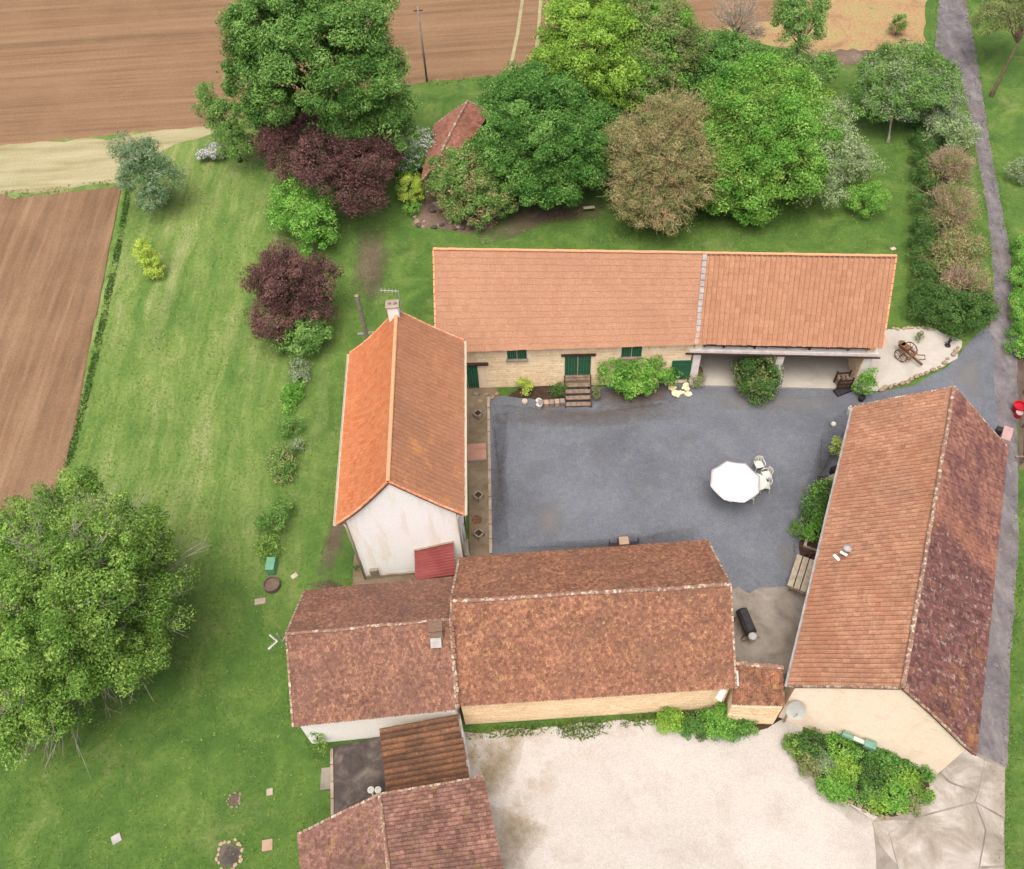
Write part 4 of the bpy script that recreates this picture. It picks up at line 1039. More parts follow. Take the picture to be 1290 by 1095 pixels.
# the hedge of mixed shrubs beside the road
HG = 'mixed hedge beside the road'
plant('hedge_shrub', 'grey green hedge shrub next to the spreading fruit tree', 'shrub', [(1188,125,1.6,1.7), (1195,152,1.3,1.6), (1178,140,1.4,1.3)], 'sage', .15, 75, .5, trunk=.06, limbs=8, group=HG)
plant('hedge_shrub', 'silvery leaved hedge shrub above the brown twiggy ones', 'shrub', [(1190,172,1.2,1.6), (1206,168,1.2,1.3)], 'silver', .15, 80, .5, trunk=.06, limbs=8, group=HG)
plant('hedge_shrub', 'bare brown fan of twigs in the hedge under the silvery shrub', 'shrub', [(1196,213,1.1,1.75)], 'brown', .11, 45, .5, bark='bark_tan', trunk=.06, limbs=20, twigs=200, twigmat='bark_dusty', extra=('mid', .5, 1.), group=HG, twig_r=.03, fan=True)
plant('hedge_shrub', 'widest brown twiggy hedge shrub with long bare shoots', 'shrub', [(1198,262,1.1,2.), (1192,285,.9,1.4)], 'brown', .11, 42, .5, bark='bark_tan', trunk=.06, limbs=22, twigs=260, twigmat='bark_dusty', extra=('mid', .45, 1.), group=HG, twig_r=.03, fan=True)
plant('hedge_shrub', 'dusky green hedge shrub with rusty tips', 'shrub', [(1207,318,1.2,1.9), (1190,325,1.,1.5)], 'olive', .14, 65, .5, trunk=.06, limbs=12, twigs=40, twigmat='bark_tan', extra=('brown', .5, 1.), group=HG)
plant('hedge_shrub', 'pinkish twig topped hedge shrub near the junction', 'shrub', [(1215,360,1.1,1.6)], 'brown', .12, 50, .45, bark='bark_tan', trunk=.06, limbs=10, twigs=150, twigmat='bark_dusty', extra=('mid', .5, 1.), group=HG, fan=True)
plant('hedge_shrub', 'rounded dark green hedge shrub ending the hedge at the junction', 'shrub', [(1205,395,1.,1.7), (1182,380,.9,1.4), (1228,388,.9,1.2)], 'hedge', .14, 110, .45, trunk=.06, limbs=8, group=HG)
plant('low_hedge', 'narrow dark green clipped hedge edging the lawn side of the twiggy shrubs', 'hedge', [(1166,150+22*i,.75,.95,.9) for i in range(0, 12)], 'hedge', .11, 130, .4, trunk=.04, limbs=12)
plant('roadside_hedge', 'trimmed green hedge across the road from the mixed twiggy hedge', 'hedge', [(1288,310+18*i,.6,.7,.7) for i in range(8)], 'bright', .12, 130, .4, trunk=.04, limbs=8)
plant('roadside_shrub', 'grey green shrub on the grass verge across the road', 'shrub', [(1288,215,.8,.9)], 'sage', .14, 80, .4, trunk=.05, limbs=6)
# border of shrubs in the lawn west of the white house
plant('border_shrub', 'spiky grey green plant next in line after the foot shrub', 'shrub', [(376,463,.5,.6), (378,475,.4,.5)], 'sage', .14, 75, .35, trunk=.03, limbs=4, group='border shrubs')
plant('border_shrub', 'light green border plant with a long leafy trail', 'shrub', [(368,497,.5,.65), (376,490,.5,.5), (365,508,.4,.5)], 'bright', .14, 75, .35, trunk=.03, limbs=4, group='border shrubs')
plant('border_shrub', 'neat round mid green border shrub', 'shrub', [(367,537,.5,.65)], 'mid', .12, 110, .35, trunk=.03, limbs=4, group='border shrubs')
plant('border_shrub', 'grey lavender tuft beside the reddish rose bush', 'shrub', [(374,562,.35,.5)], 'sage', .12, 75, .3, trunk=.03, limbs=3, group='border shrubs')
plant('border_shrub', 'reddish flecked rose bush in the border', 'shrub', [(355,578,.7,.8), (356,596,.5,.6)], 'mid', .13, 85, .35, trunk=.04, limbs=6, extra=('brown', .4, .9), group='border shrubs')
plant('border_shrub', 'bushy green border shrub with a dark bare side', 'shrub', [(343,655,.8,.85), (354,640,.6,.6)], 'mid', .13, 90, .4, trunk=.04, limbs=6, group='border shrubs')
plant('border_shrub', 'yellow green border shrub above the mint green box', 'shrub', [(338,688,.6,.65)], 'walnut', .13, 90, .35, trunk=.04, limbs=5, group='border shrubs')
# courtyard plants
plant('climbing_shrub', 'big twin lobed green shrub against the barn wall between two shutters', 'shrub', [(774,468,1.3,1.15,1.2), (816,468,1.3,1.2,1.2), (797,480,.8,1.1), (838,472,.9,.7)], 'bright', .15, 105, .45, trunk=.06, limbs=10)
plant('bay_shrub', 'round glossy shrub before the cart shed pillar', 'shrub', [(955,470,1.4,1.25,1.3), (955,485,.8,1.)], 'hedge', .15, 100, .45, trunk=.06, limbs=10, extra=('olive', .3, 1.))
plant('yellow_flower_shrub', 'small yellow green plant at the foot of the barn wall', 'shrub', [(660,487,.6,.5)], 'yellow', .12, 110, .3, trunk=.03, limbs=4)
plant('wall_plant', 'dark little plant beside the wooden steps', 'shrub', [(700,492,.5,.4), (708,487,.6,.35)], 'hedge', .12, 80, .3, trunk=.03, limbs=4)
plant('wall_plant', 'small plant between the timber steps and the twin lobed shrub', 'shrub', [(752,495,.4,.35)], 'olive', .12, 80, .3, trunk=.03, limbs=3)
plant('doorstep_plant', 'rusty green plant by the small barn door', 'shrub', [(876,478,.5,.5)], 'olive', .12, 90, .3, trunk=.03, limbs=4, extra=('brown', .3, 1.))
plant('corner_shrub', 'slender fresh green shrub at the outer corner of the cart shed', 'shrub', [(1090,483,.8,.55,.8), (1094,470,1.3,.4)], 'bright', .13, 100, .35, trunk=.04, limbs=6)
plant('potted_shrub', 'yellow green potted shrub under the east barn eave', 'shrub', [(1057,562,.7,.45)], 'yellow', .11, 120, .3, trunk=.03, limbs=4, extra=('olive', .5, 1.))
plant('box_shrub', 'large dark green shrub in the bed along the east barn', 'shrub', [(1037,630,1.,.9), (1032,645,.8,.8), (1045,618,.9,.7)], 'hedge', .12, 130, .4, trunk=.05, limbs=6, extra=('bright', .3, 1.))
plant('bed_shrub', 'fresh green shrub beside the bed timber under the barn eave', 'shrub', [(1030,668,.6,.65), (1036,655,.6,.5)], 'bright', .12, 120, .35, trunk=.04, limbs=5)
plant('ball_shrub', 'small round shrub on the gravel outside the bed timber', 'shrub', [(1008,667,.5,.45)], 'mid', .11, 140, .3, trunk=.03, limbs=4)
plant('chipping_tuft', 'small green tuft growing in the pale chippings', 'shrub', [(1160,424,.35,.3)], 'olive', .12, 90, .25, trunk=.03, limbs=3)
plant('corner_shrub', 'yellow green sprig under the cream house corner', 'shrub', [(396,925,1.1,.4), (404,938,.8,.35)], 'walnut', .12, 70, .3, trunk=.03, limbs=4)
plant('patio_plant', 'small dark plant on the stone ledge under the white gable', 'shrub', [(452,712,.75,.3)], 'hedge', .1, 90, .25, trunk=.03, limbs=3)
# flower bed in front of the east barn gable
BED = 'plants in the gable flower bed'
for px, py, z, r, m, lb in ((1003,940,.5,.5,'walnut','yellow green plant at the downpipe corner of the gable bed'), (1022,935,.7,.6,'hedge','dark green shrub against the gable near the downpipe'),
        (1058,940,.6,.7,'bright','fresh green shrub in the middle of the gable bed wall side'), (1042,962,.45,.5,'sage','grey sage clump in the gable bed'), (1062,968,.5,.65,'lime','lime green mound in the gable bed'),
        (1052,990,.4,.7,'bright','wide low green mound at the stone edge of the bed'), (1085,995,.35,.55,'mid','mid green mound next to the grey slate stone'), (1100,945,.8,.75,'dark','blue green bush under the teal awning end'),
        (1122,958,.7,.65,'dark','second blue green bush along the gable wall'), (1158,962,.6,.65,'dark','dark glossy bush at the wall corner by the apron'), (1135,975,.4,.6,'lime','bright lime clump beside the dark glossy bush'),
        (1130,1003,.4,.7,'bright','green mound with yellow flowers near the apron'), (1158,995,.4,.6,'walnut','yellow flecked plant on the apron edge'), (1098,972,.45,.7,'hedge','dark leafy plant beside the long grey slate stone'), (1108,1010,.3,.45,'lime','small lime tuft at the tip of the bed'), (1148,1015,.3,.4,'olive','straggly dry plant at the end of the bed'),
        (1018,962,.4,.5,'olive','straggling olive plant behind the bed stones')):
    plant('bed_plant', lb, 'plant', [(px, py, z*.75, r, r*.62), (px+random.uniform(-10,10), py+random.uniform(-7,5), z*.5, r*.95, r*.5)], m, .11, 120, .3, trunk=.03, limbs=5, group=BED)
WBD = 'plants along the farmhouse south wall'
for px, py, z, r, m, lb in ((846,908,.45,.5,'lime','bright round leaved plant by the farmhouse south wall'), (870,912,.35,.45,'dark','dark creeping plant next to the bright round leaved one'), (905,908,.6,.6,'bright','tallest green plant under the farmhouse south wall'),
        (925,915,.4,.5,'dark','dark green plant toward the gateway wall'), (890,915,.3,.4,'hedge','low dark plant between two taller wall plants'), (944,912,.35,.35,'mid','small plant under the gateway wall')):
    plant('wall_bed_plant', lb, 'plant', [(px, py, z, r*1.25, r*.8), (px-8, py+3, z*.7, r)], m, .11, 125, .3, trunk=.03, limbs=4, group=WBD)
# grass tufts
def tufts(name, label, polys, n, h, mat, seed, wid=.03, lean=.5):
    rs = np.random.RandomState(seed); Vs = []; Ts = []
    for P in polys:
        P = np.array([p[:2] for p in P]); lo, hi = P.min(0), P.max(0)
        ar = abs(sum(P[i-1][0]*P[i][1]-P[i][0]*P[i-1][1] for i in range(len(P))))/2; nn_ = int(n*ar)
        X = rs.uniform(lo, hi, (max(10, int(nn_*np.prod(hi-lo)/max(ar, .1))), 2)); X = X[inpoly(X[:, 0], X[:, 1], P)][:nn_]
        X = X[np.sin(X[:, 0]*2.1)*np.sin(X[:, 1]*1.7+1)+rs.normal(0, .6, len(X)) > -.35]
        k = len(X); hh = h*rs.uniform(.5, 1.3, (k, 1)); a = rs.uniform(0, 6.28, k); d = np.stack([np.cos(a), np.sin(a), 0*a], 1)
        ln = rs.normal(0, lean, (k, 3))*hh; ln[:, 2] = 0
        b = np.c_[X, np.zeros(k)]
        Vs.append(np.stack([b-d*wid, b+d*wid, b+ln+np.c_[np.zeros((k, 2)), hh]], 1)); Ts.append(rs.normal(.5, .2, k))
    V = np.concatenate(Vs).reshape(-1, 3)
    o = npmesh(name, V, np.arange(len(V)).reshape(-1, 3), M[mat], None, np.clip(np.concatenate(Ts), 0, 1)); tag(o, label, 'grass', None, 'stuff'); return o
def ribbon(px, w):
    c = [at(*p)[:2] for p in px]; Lf = []; Rt = []
    for i, p in enumerate(c):
        d = c[min(i+1, len(c)-1)]-c[max(i-1, 0)]; d /= np.linalg.norm(d); n = np.array([-d[1], d[0]]); Lf.append(p+n*w); Rt.append(p-n*w)
    return Lf+Rt[::-1]
tufts('long_grass', 'strip of long dark grass between west field and lawn', [ribbon([(163,235),(152,300),(135,380),(118,460),(98,540),(85,590)], .22)], 330, .14, 'hedge', 1, .045)
tufts('long_grass', 'ragged grass line dividing straw strip and west field', [ribbon([(-60,250),(40,243),(100,237),(150,230)], .5), ribbon([(540,106),(590,99),(630,95)], .5)], 40, .14, 'olive', 2, .05)
tufts('weeds', 'weedy grass growing along the farmhouse south wall', [ribbon([(588,925),(640,922),(720,915),(800,908),(830,905)], .25), ribbon([(700,920),(735,925),(760,916)], .3)], 320, .2, 'grass', 3, .04)
tufts('weeds', 'sparse weeds at the west edge of the limestone yard', [[at(590,930),at(640,930),at(630,960),at(600,1000),at(640,1095),at(615,1095),at(595,985)]], 35, .08, 'olive', 4, .035)
edge = [ribbon([(1182,0),(1181,60),(1212,95),(1222,150),(1236,230),(1250,310),(1254,360)], .3), ribbon([(1217,0),(1229,80),(1241,160),(1257,240),(1273,330),(1280,430)], .3), ribbon([(1283,620),(1285,680),(1277,800),(1271,900),(1267,1000),(1265,1090)], .25),
        ribbon([(1120,412),(1150,410),(1180,413)], .2), ribbon([(360,748),(385,742),(440,735)], .3), ribbon([(362,800),(370,915),(400,945),(414,1000),(378,1050)], .25)]
tufts('verge_grass', 'rough grass fringing the road and house walls', edge, 90, .1, 'grass', 5, .03)

# ------------------------------------------------------------------ things in the courtyard
# parasol
pc = at(927, 603, 2.); pr = 1.34
PS = empty('parasol', (pc[0], pc[1], .014), 'big white open parasol in the middle of the grey courtyard', 'parasol')
MB().tube([(pc[0], pc[1], .02), (pc[0], pc[1], 2.35)], .03, 10).build('pole', M['white'], PS, True)
MB().lathe((pc[0], pc[1], .015), [(.2, 0), (.2, .06), (.08, .1), (.05, .3)], 16).build('base', M['white'], PS)
V = [(pc[0], pc[1], 2.38)]; F = []; ns = 8; a0 = .15; R = 6
for i in range(1, R+1):
    t = i/R
    for k in range(ns*4):
        a = a0+2*math.pi*k/(ns*4); m = (k % 4)/4; sc = 1-.07*math.sin(m*math.pi)*t       # scalloped between ribs
        V.append((pc[0]+pr*t*sc*math.cos(a), pc[1]+pr*t*sc*math.sin(a), 2.38-.62*t**1.15-.05*math.sin(m*math.pi)*t))
n = ns*4
for k in range(n): F.append((0, 1+k, 1+(k+1) % n))
for i in range(R-1):
    for k in range(n): F.append((1+i*n+k, 1+(i+1)*n+k, 1+(i+1)*n+(k+1) % n, 1+i*n+(k+1) % n))
cn = MB().add(V, F).build('canopy', M['canvas'], PS, True)
mo = cn.modifiers.new('thick', 'SOLIDIFY'); mo.thickness = .012
for k in range(ns):
    a = a0+2*math.pi*k/ns
    MB().tube([(pc[0], pc[1], 2.34), (pc[0]+pr*.5*math.cos(a), pc[1]+pr*.5*math.sin(a), 2.04), (pc[0]+pr*.99*math.cos(a), pc[1]+pr*.99*math.sin(a), 1.74)], .012, 5).build('rib', M['white'], PS)
MB().lathe((pc[0], pc[1], 2.37), [(.05, 0), (.03, .05), (.01, .1)], 8).build('finial', M['white'], PS)
# table under the parasol and chairs
tp = at(953, 607, .72)
TB = empty('garden_table', (tp[0], tp[1], .014), 'white plastic garden table half hidden under the parasol', 'table')
MB().lathe((tp[0], tp[1], .68), [(.5, 0), (.55, .015), (.55, .04), (.5, .045)], 20).build('table_top', M['white'], TB)
for k in range(4):
    a = .6+k*math.pi/2; MB().tube([(tp[0]+.36*math.cos(a), tp[1]+.36*math.sin(a), .68), (tp[0]+.44*math.cos(a), tp[1]+.44*math.sin(a), .02)], [.03, .022], 6).build('leg', M['white'], TB)
def chair(px, py, face, label):
    p = at(px, py, .43); root = empty('plastic_chair', (p[0], p[1], .014), label, 'chair', 'white chairs around the garden table')
    R = Matrix.Rotation(face, 3, 'Z')
    def P(x, y, z): q = R @ Vector((x, y, 0)); return (p[0]+q.x, p[1]+q.y, z)
    def B(name, c, s): return MB().box(P(*c), s, face).build(name, M['white'], root, bevel=.015)
    B('seat', (0, 0, .42), (.46, .46, .04))
    V = []; F = []; n = 9                       # curved back
    for th in (0, .025):
        for z, r in ((.44, .23), (.66, .25), (.86, .26)):
            for i in range(n):
                a = math.pi*.5+(i/(n-1)-.5)*2.1; V.append(P(math.cos(a)*(r+th), -math.sin(a)*(r+th)*.95-.0, z-.05*abs(i/(n-1)-.5)*(z > .8)))
    m = 3*n
    for j in range(2):
        for i in range(n-1):
            if j == 0 and i % 2 == 1: continue          # slots low in the back
            a = j*n+i; F += [(a, a+1, a+n+1, a+n), (m+a, m+a+n, m+a+n+1, m+a+1), (a, m+a, m+a+1, a+1), (a+n, a+n+1, m+a+n+1, m+a+n)]
    MB().add(V, F).build('backrest', M['white'], root)
    for s in (-1, 1):
        MB().tube([P(s*.25, -.16, .64), P(s*.28, .1, .64), P(s*.25, .23, .6), P(s*.24, .23, .42)], .025, 6).build('armrest', M['white'], root)
        for y in (-.2, .2): MB().tube([P(s*.21, y, .42), P(s*.25, y*1.2, .02)], [.028, .02], 6).build('leg', M['white'], root)
    return root
chair(956, 585, math.pi*.98+.2, 'white plastic chair drawn to the barn end of the garden table')
chair(966, 598, math.pi*.5+.15, 'white plastic chair facing the parasol next to the barn end chair')
chair(965, 611, math.pi*.42, 'white plastic chair nearest the box planter side of the table')
chair(945, 624, -.3, 'white plastic chair mostly tucked beneath the parasol edge')

# barrel barbecue
bp = at(940, 783, .8)
BQ = empty('barrel_barbecue', (bp[0], bp[1], .03), 'black half-barrel barbecue on the concrete pad', 'barbecue')
d = at(946, 798)-at(933, 768); d[2] = 0; d /= np.linalg.norm(d); sd_ = np.array([-d[1], d[0], 0])
def bq(a, b, z): q = bp+d*a+sd_*b; return (q[0], q[1], z)
MB().tube([bq(-.62, 0, .78), bq(-.6, 0, .78), bq(.6, 0, .78), bq(.62, 0, .78)], [.22, .29, .29, .22], 14).build('barrel', M['black'], BQ, True)
MB().box(bq(0, 0, 1.07), (1.05, .34, .03), math.atan2(d[1], d[0])).build('lid', M['black'], BQ, bevel=.01)
for a in (-.5, .5):
    for b in (-.26, .26): MB().tube([bq(a, b*.6, .6), bq(a, b*1.3, .03)], .025, 6).build('leg', M['rust'], BQ)
MB().tube([bq(-.45, -.33, .75), bq(.1, -.36, .75)], .02, 6).build('handle', M['rust'], BQ)
MB().lathe(bq(.78, 0, .55), [(.16, 0), (.2, .1), (.2, .3), (.15, .34)], 12).build('ash_pail', M['zinc'], BQ)
MB().tube([bq(.7, -.45, .3), bq(.72, .45, .3)], .025, 6).build('axle', M['rust'], BQ)

# old iron plough on the chippings
pp = at(1143, 447, .3)
PL = empty('iron_plough', (pp[0], pp[1], .02), 'rusty horse-drawn farm implement on pale chippings', 'farm implement')
f = at(1160, 458)-at(1130, 437); f[2] = 0; f /= np.linalg.norm(f); s = np.array([-f[1], f[0], 0])
def pl(a, b, z): q = pp+f*a+s*b; return np.array([q[0], q[1], z])
for b in (-.48, .48):
    w = MB(); n = 18; c = pl(-.15, b, .42)
    ring = [c+f*.4*math.cos(2*math.pi*k/n)+np.array([0, 0, .4*math.sin(2*math.pi*k/n)]) for k in range(n+1)]
    w.tube(ring, .035, 6)
    for k in range(8): w.tube([c, ring[int(k*n/8)]], .014, 5)
    w.tube([c-s*.08, c+s*.08], .06, 8); w.build('wheel', M['rust'], PL)
MB().tube([pl(-.15, -.5, .42), pl(-.15, .5, .42)], .035, 6).build('axle', M['rust'], PL)
MB().beam(pl(-.75, .08, .5), pl(1.05, -.02, .34), .1, .12).build('frame', M['rust'], PL)
MB().beam(pl(-.1, -.3, .5), pl(.35, -.3, .45), .08, .1).build('frame', M['rust'], PL)
MB().beam(pl(-.1, .3, .5), pl(.35, .3, .45), .08, .1).build('frame', M['rust'], PL)
MB().beam(pl(.3, -.4, .44), pl(.3, .42, .44), .12, .1).build('crossbar', M['rust'], PL)
MB().tube([pl(.4, .3, .42), pl(.75, .5, .55), pl(.95, .3, .5), pl(.7, .08, .42)], .035, 6).build('seat_bracket', M['rust'], PL)
MB().box(tuple(pl(-.35, .1, .6)), (.55, .4, .28), math.atan2(f[1], f[0])).build('gear_box', M['rust'], PL, bevel=.04)
MB().lathe(tuple(pl(-.62, .1, .62)), [(.05, 0), (.2, .06), (.22, .12)], 10).build('seat', M['rust'], PL)
ht = at(1195, 433, .2)
HT = empty('hand_pump', (ht[0], ht[1], .02), 'small black cast iron piece standing on the chippings', 'ironwork')
MB().lathe((ht[0], ht[1], .02), [(.18, 0), (.18, .04), (.07, .08), (.06, .4), (.1, .42), (.1, .5)], 10).build('body', M['black'], HT)
MB().tube([(ht[0], ht[1], .42), (ht[0]-.3, ht[1]-.02, .34)], .025, 6).build('spout', M['black'], HT); MB().tube([(ht[0], ht[1], .48), (ht[0]+.1, ht[1]+.15, .6)], .02, 6).build('handle', M['black'], HT)

# stone edging: every stone its own piece
def rock_mesh(name, mat, seed):
    r = random.Random(seed); bm = bmesh.new(); bmesh.ops.create_icosphere(bm, subdivisions=1, radius=.5)
    for v in bm.verts:
        v.co *= r.uniform(.82, 1.15); v.co.z = max(-.3, min(.36, v.co.z))
        v.co.x = max(-.46, min(.46, v.co.x))
    me = bpy.data.meshes.new(name); bm.to_mesh(me); bm.free(); me.materials.append(mat); return me
def edging(name, label, px, mat, size, group=None, gap=1.15, closed=False, z=0., jit=.06, cat='edging'):
    P = [at(*p)[:2] for p in px]
    if closed: P.append(P[0])
    c = sum(P)/len(P); root = empty(name, (c[0], c[1], 0), label, cat, group)
    ms = [rock_mesh('edging_stone', M[mat], 40+i) for i in range(5)]
    for i in range(len(P)-1):
        L_ = np.linalg.norm(P[i+1]-P[i]); n = max(1, round(L_/(size*gap))); d = (P[i+1]-P[i])/L_
        for j in range(n):
            q = P[i]+(P[i+1]-P[i])*(j+.5)/n - c
            o = bpy.data.objects.new('edging_stone', random.choice(ms)); COL.objects.link(o); o.parent = root
            k = size*random.uniform(.75, 1.25)
            o.location = (q[0]+random.uniform(-jit, jit), q[1]+random.uniform(-jit, jit), z+k*.2); o.scale = (k*1.15, k*.85, k*.75)
            o.rotation_euler = (0, 0, math.atan2(d[1], d[0])+random.uniform(-.3, .3))
    return root
edging('stone_edging', 'line of brown stones between chippings and gravel drive', [(1106,493), (1125,487), (1145,481), (1163,472), (1178,465), (1192,456), (1203,445), (1208,436)], 'st_rust', .34)
edging('stone_edging', 'row of pale stones between chippings and lawn', [(1122,415), (1140,414), (1160,413), (1178,416)], 'st_pale', .26)
edging('bed_edging', 'dark rubble edging round the gable flower bed', [(1002,930), (1000,952), (1018,972), (1040,990), (1062,1005), (1085,1020), (1105,1028), (1122,1030)], 'st_rust', .26)
edging('bed_edging', 'pale kerb of the flower bed along the apron', [(1128,1028), (1150,1018), (1165,1000), (1175,975)], 'st_pale', .26)
edging('fire_ring', 'larger oval ring of pale stones on the south-west lawn', [(273,1080), (276,1067), (286,1060), (298,1060), (306,1068), (304,1083), (296,1094), (282,1096)], 'st_pale', .2, closed=True, cat='stone ring')
edging('fire_ring', 'smaller worn ring of stones on the south-west lawn', [(286,1008), (291,1000), (300,1000), (304,1008), (300,1016), (290,1016)], 'st_grey', .14, closed=True, cat='stone ring')
sheet('ash_patch', [(276,1080), (279,1068), (290,1062), (302,1068), (302,1082), (294,1092), (282,1093)], .012, M['darkslab'], .04, .2)
sheet('ash_patch', [(288,1008), (293,1001), (300,1002), (302,1008), (299,1014), (291,1014)], .012, M['baresoil'], .04, .2)
for px, py, w, h, rz, m, lb in ((340,998,.28,.3,.1,'kerb','small pale stepping slab near the smaller stone ring'), (337,1065,.46,.46,.1,'tan','tan square slab near the larger stone ring'), (147,1057,.4,.38,.5,'zinc','grey metal cover alone in the south-west lawn'),
        (328,758,.55,.34,.1,'kerb','cream stone slab below the round stump'), (371,726,.34,.26,.6,'st_pale','white stone lying on the grass path'), (1125,314,.34,.26,.3,'st_pale','pale stone at the back corner of the cart shed')):
    q = at(px, py, 0); tag(box('stepping_slab', (q[0], q[1], .03), (w, h, .07), M[m], None, rz, .015), lb, 'slab')
# mint box and round stump by the border
q = at(342, 713, .3); tag(MB().box((q[0], q[1], .3), (.45, .75, .6), -.05).build('mint_box', M['greenplastic'], bevel=.03), 'mint green plastic box at the end of the border', 'box')
q = at(342, 736, .25); wl_ = empty('round_planter', (q[0], q[1], 0), 'small round stone planter beside the mint green box', 'planter')
MB().lathe((q[0], q[1], 0), [(.42, 0), (.44, .3), (.42, .34), (.36, .34), (.34, .2)], 18).build('rim', M['baresoil'], wl_); MB().lathe((q[0], q[1], .12), [(.34, 0), (.34, .12), (.02, .16)], 14).build('soil', M['baresoil'], wl_)

# wooden steps up to the hayloft door, with stringers
ST = empty('timber_steps', (*nframe((b2[0]+b2[1])/2, 0, .6)[:2], 0), 'open timber steps climbing to the green hayloft door', 'steps')
nst = 5; sm = (b2[0]+b2[1])/2; wst = b2[1]-b2[0]+.1
run = max(1.1, np.dot(at(729, 513)-nframe(sm, 0), nn))
for i in range(nst):
    z = 1.0*(nst-i)/(nst+.4)-.02; o_ = .12+run*(i+.35)/nst
    box('tread', nframe(sm, z, o_), (wst-.08, run/nst*.86, .06), M['wood'], ST, rzN, .01)
for e in (-1, 1):
    MB().beam(nframe(sm+e*wst/2, .98, .06), nframe(sm+e*wst/2, .06, run+.08), .07, .2).build('stringer', M['darkwood'], ST)
    for t in (.25, .8): MB().beam(nframe(sm+e*(wst/2-.08), 0, run*t), nframe(sm+e*(wst/2-.08), .9*(1-t), run*t), .08, .08).build('prop', M['darkwood'], ST)
box('landing', nframe(sm, .97, .1), (wst, .24, .08), M['wood'], ST, rzN, .01)
# stone step pile at the small door
q = nframe((b4[0]+b4[1])/2, 0, .5); sp = empty('rubble_step', (q[0], q[1], 0), 'heap of ochre rubble stones forming the step of the small barn door', 'step')
ms = [rock_mesh('step_stone', M['st_n'], 60+i) for i in range(5)]
for i in range(18):
    o = bpy.data.objects.new('step_stone', ms[i % 5]); COL.objects.link(o); o.parent = sp
    k = random.uniform(.22, .42); o.location = (random.uniform(-.5, .5), random.uniform(-.55, .4), k*.2+random.uniform(0, .12)); o.scale = (k*1.1, k, k*.6); o.rotation_euler = (0, 0, random.uniform(0, 3))
# planting bed strips along the barn wall
sheet('planting_bed', [(640,500), (655,488), (712,484), (712,512), (690,505)], .02, M['earth'], .06, .3)
patch('planting_bed', [(735,505), (755,480), (856,472), (856,505), (810,518), (765,518)], .02, M['soilpatch'])
sheet('planting_bed', [(1006,690), (1030,600), (1060,600), (1050,640), (1030,710), (1010,706)], .02, M['earth'], .05, .3)
# stone trough, white pots, pale stone
q = at(695, 508, .2); rb = empty('brick_trough', (q[0], q[1], .014), 'pinkish brick planter trough left of the timber steps', 'planter')
for i in range(5): box('brick_block', (q[0]-.62+i*.31, q[1]+random.uniform(-.02, .02), .2), (.28, .34, .34), M['tan'] if i % 2 else M['st_grey'], rb, .02+random.uniform(-.06, .06), .02)
q = at(679, 509, .2); wp_ = empty('white_pot', (q[0], q[1], .014), 'white double flowerpot at the end of the brick trough', 'flowerpot')
for dy in (-.14, .16):
    MB().lathe((q[0], q[1]+dy, .015), [(.11, 0), (.17, .3), (.18, .34), (.14, .34), (.13, .26)], 12).build('pot', M['white'], wp_)
q = at(661, 506, .15); tag(MB().lathe((q[0], q[1], .015), [(.14, 0), (.2, .12), (.16, .24), (.04, .28)], 9).build('round_stone', M['st_pale']), 'round pale stone on the gravel below the yellow plant', 'stone')
q = at(880, 470, .4); pt = empty('clay_jar', (q[0], q[1], .02), 'dark red clay jar at the west end of the cart shed', 'jar')
MB().lathe((q[0], q[1], .15), [(.12, 0), (.24, .2), (.25, .42), (.16, .56), (.18, .62)], 14).build('body', M['rust'], pt, True)
# log rack in the shed
q = at(1062, 482, .4); lg = empty('log_rack', (q[0], q[1], .14), 'dark wooden log crate inside the east bay of the cart shed', 'crate')
for dx in (-.38, .38): 
    for dy in (-.28, .28): MB().beam((q[0]+dx, q[1]+dy, .14), (q[0]+dx, q[1]+dy, 1.1), .08, .08).build('post', M['darkwood'], lg)
for z in (.3, .6, .9):
    for dy in (-.28, .28): MB().beam((q[0]-.42, q[1]+dy, z), (q[0]+.42, q[1]+dy, z), .04, .14).build('slat', M['darkwood'], lg)
for i in range(9):
    MB().tube([(q[0]-.25+(i % 3)*.25, q[1]-.24, .25+.2*(i//3)), (q[0]-.25+(i % 3)*.25, q[1]+.24, .25+.2*(i//3))], .1, 8).build('log', M['wood'], lg)
a, b = at(1052, 497), at(1075, 488); tag(MB().beam((a[0], a[1], .09), (b[0], b[1], .14), .5, .12).build('ramp_board', M['black'], bevel=.01), 'black ramp board lying before the log crate', 'board')
a, b = at(1078, 492), at(1090, 462, 1.6); tag(MB().beam((a[0], a[1], .05), b, .12, .1).build('leaning_plank', M['palewood'], bevel=.01), 'pale plank leaning at the outer corner of the cart shed', 'plank')
q = at(1085, 503, .1); tag(MB().lathe((q[0], q[1], .014), [(.16, 0), (.2, .3), (.17, .3), (.14, .2)], 12).build('flowerpot', M['black']), 'dark flowerpot at the foot of the slender corner shrub', 'flowerpot')
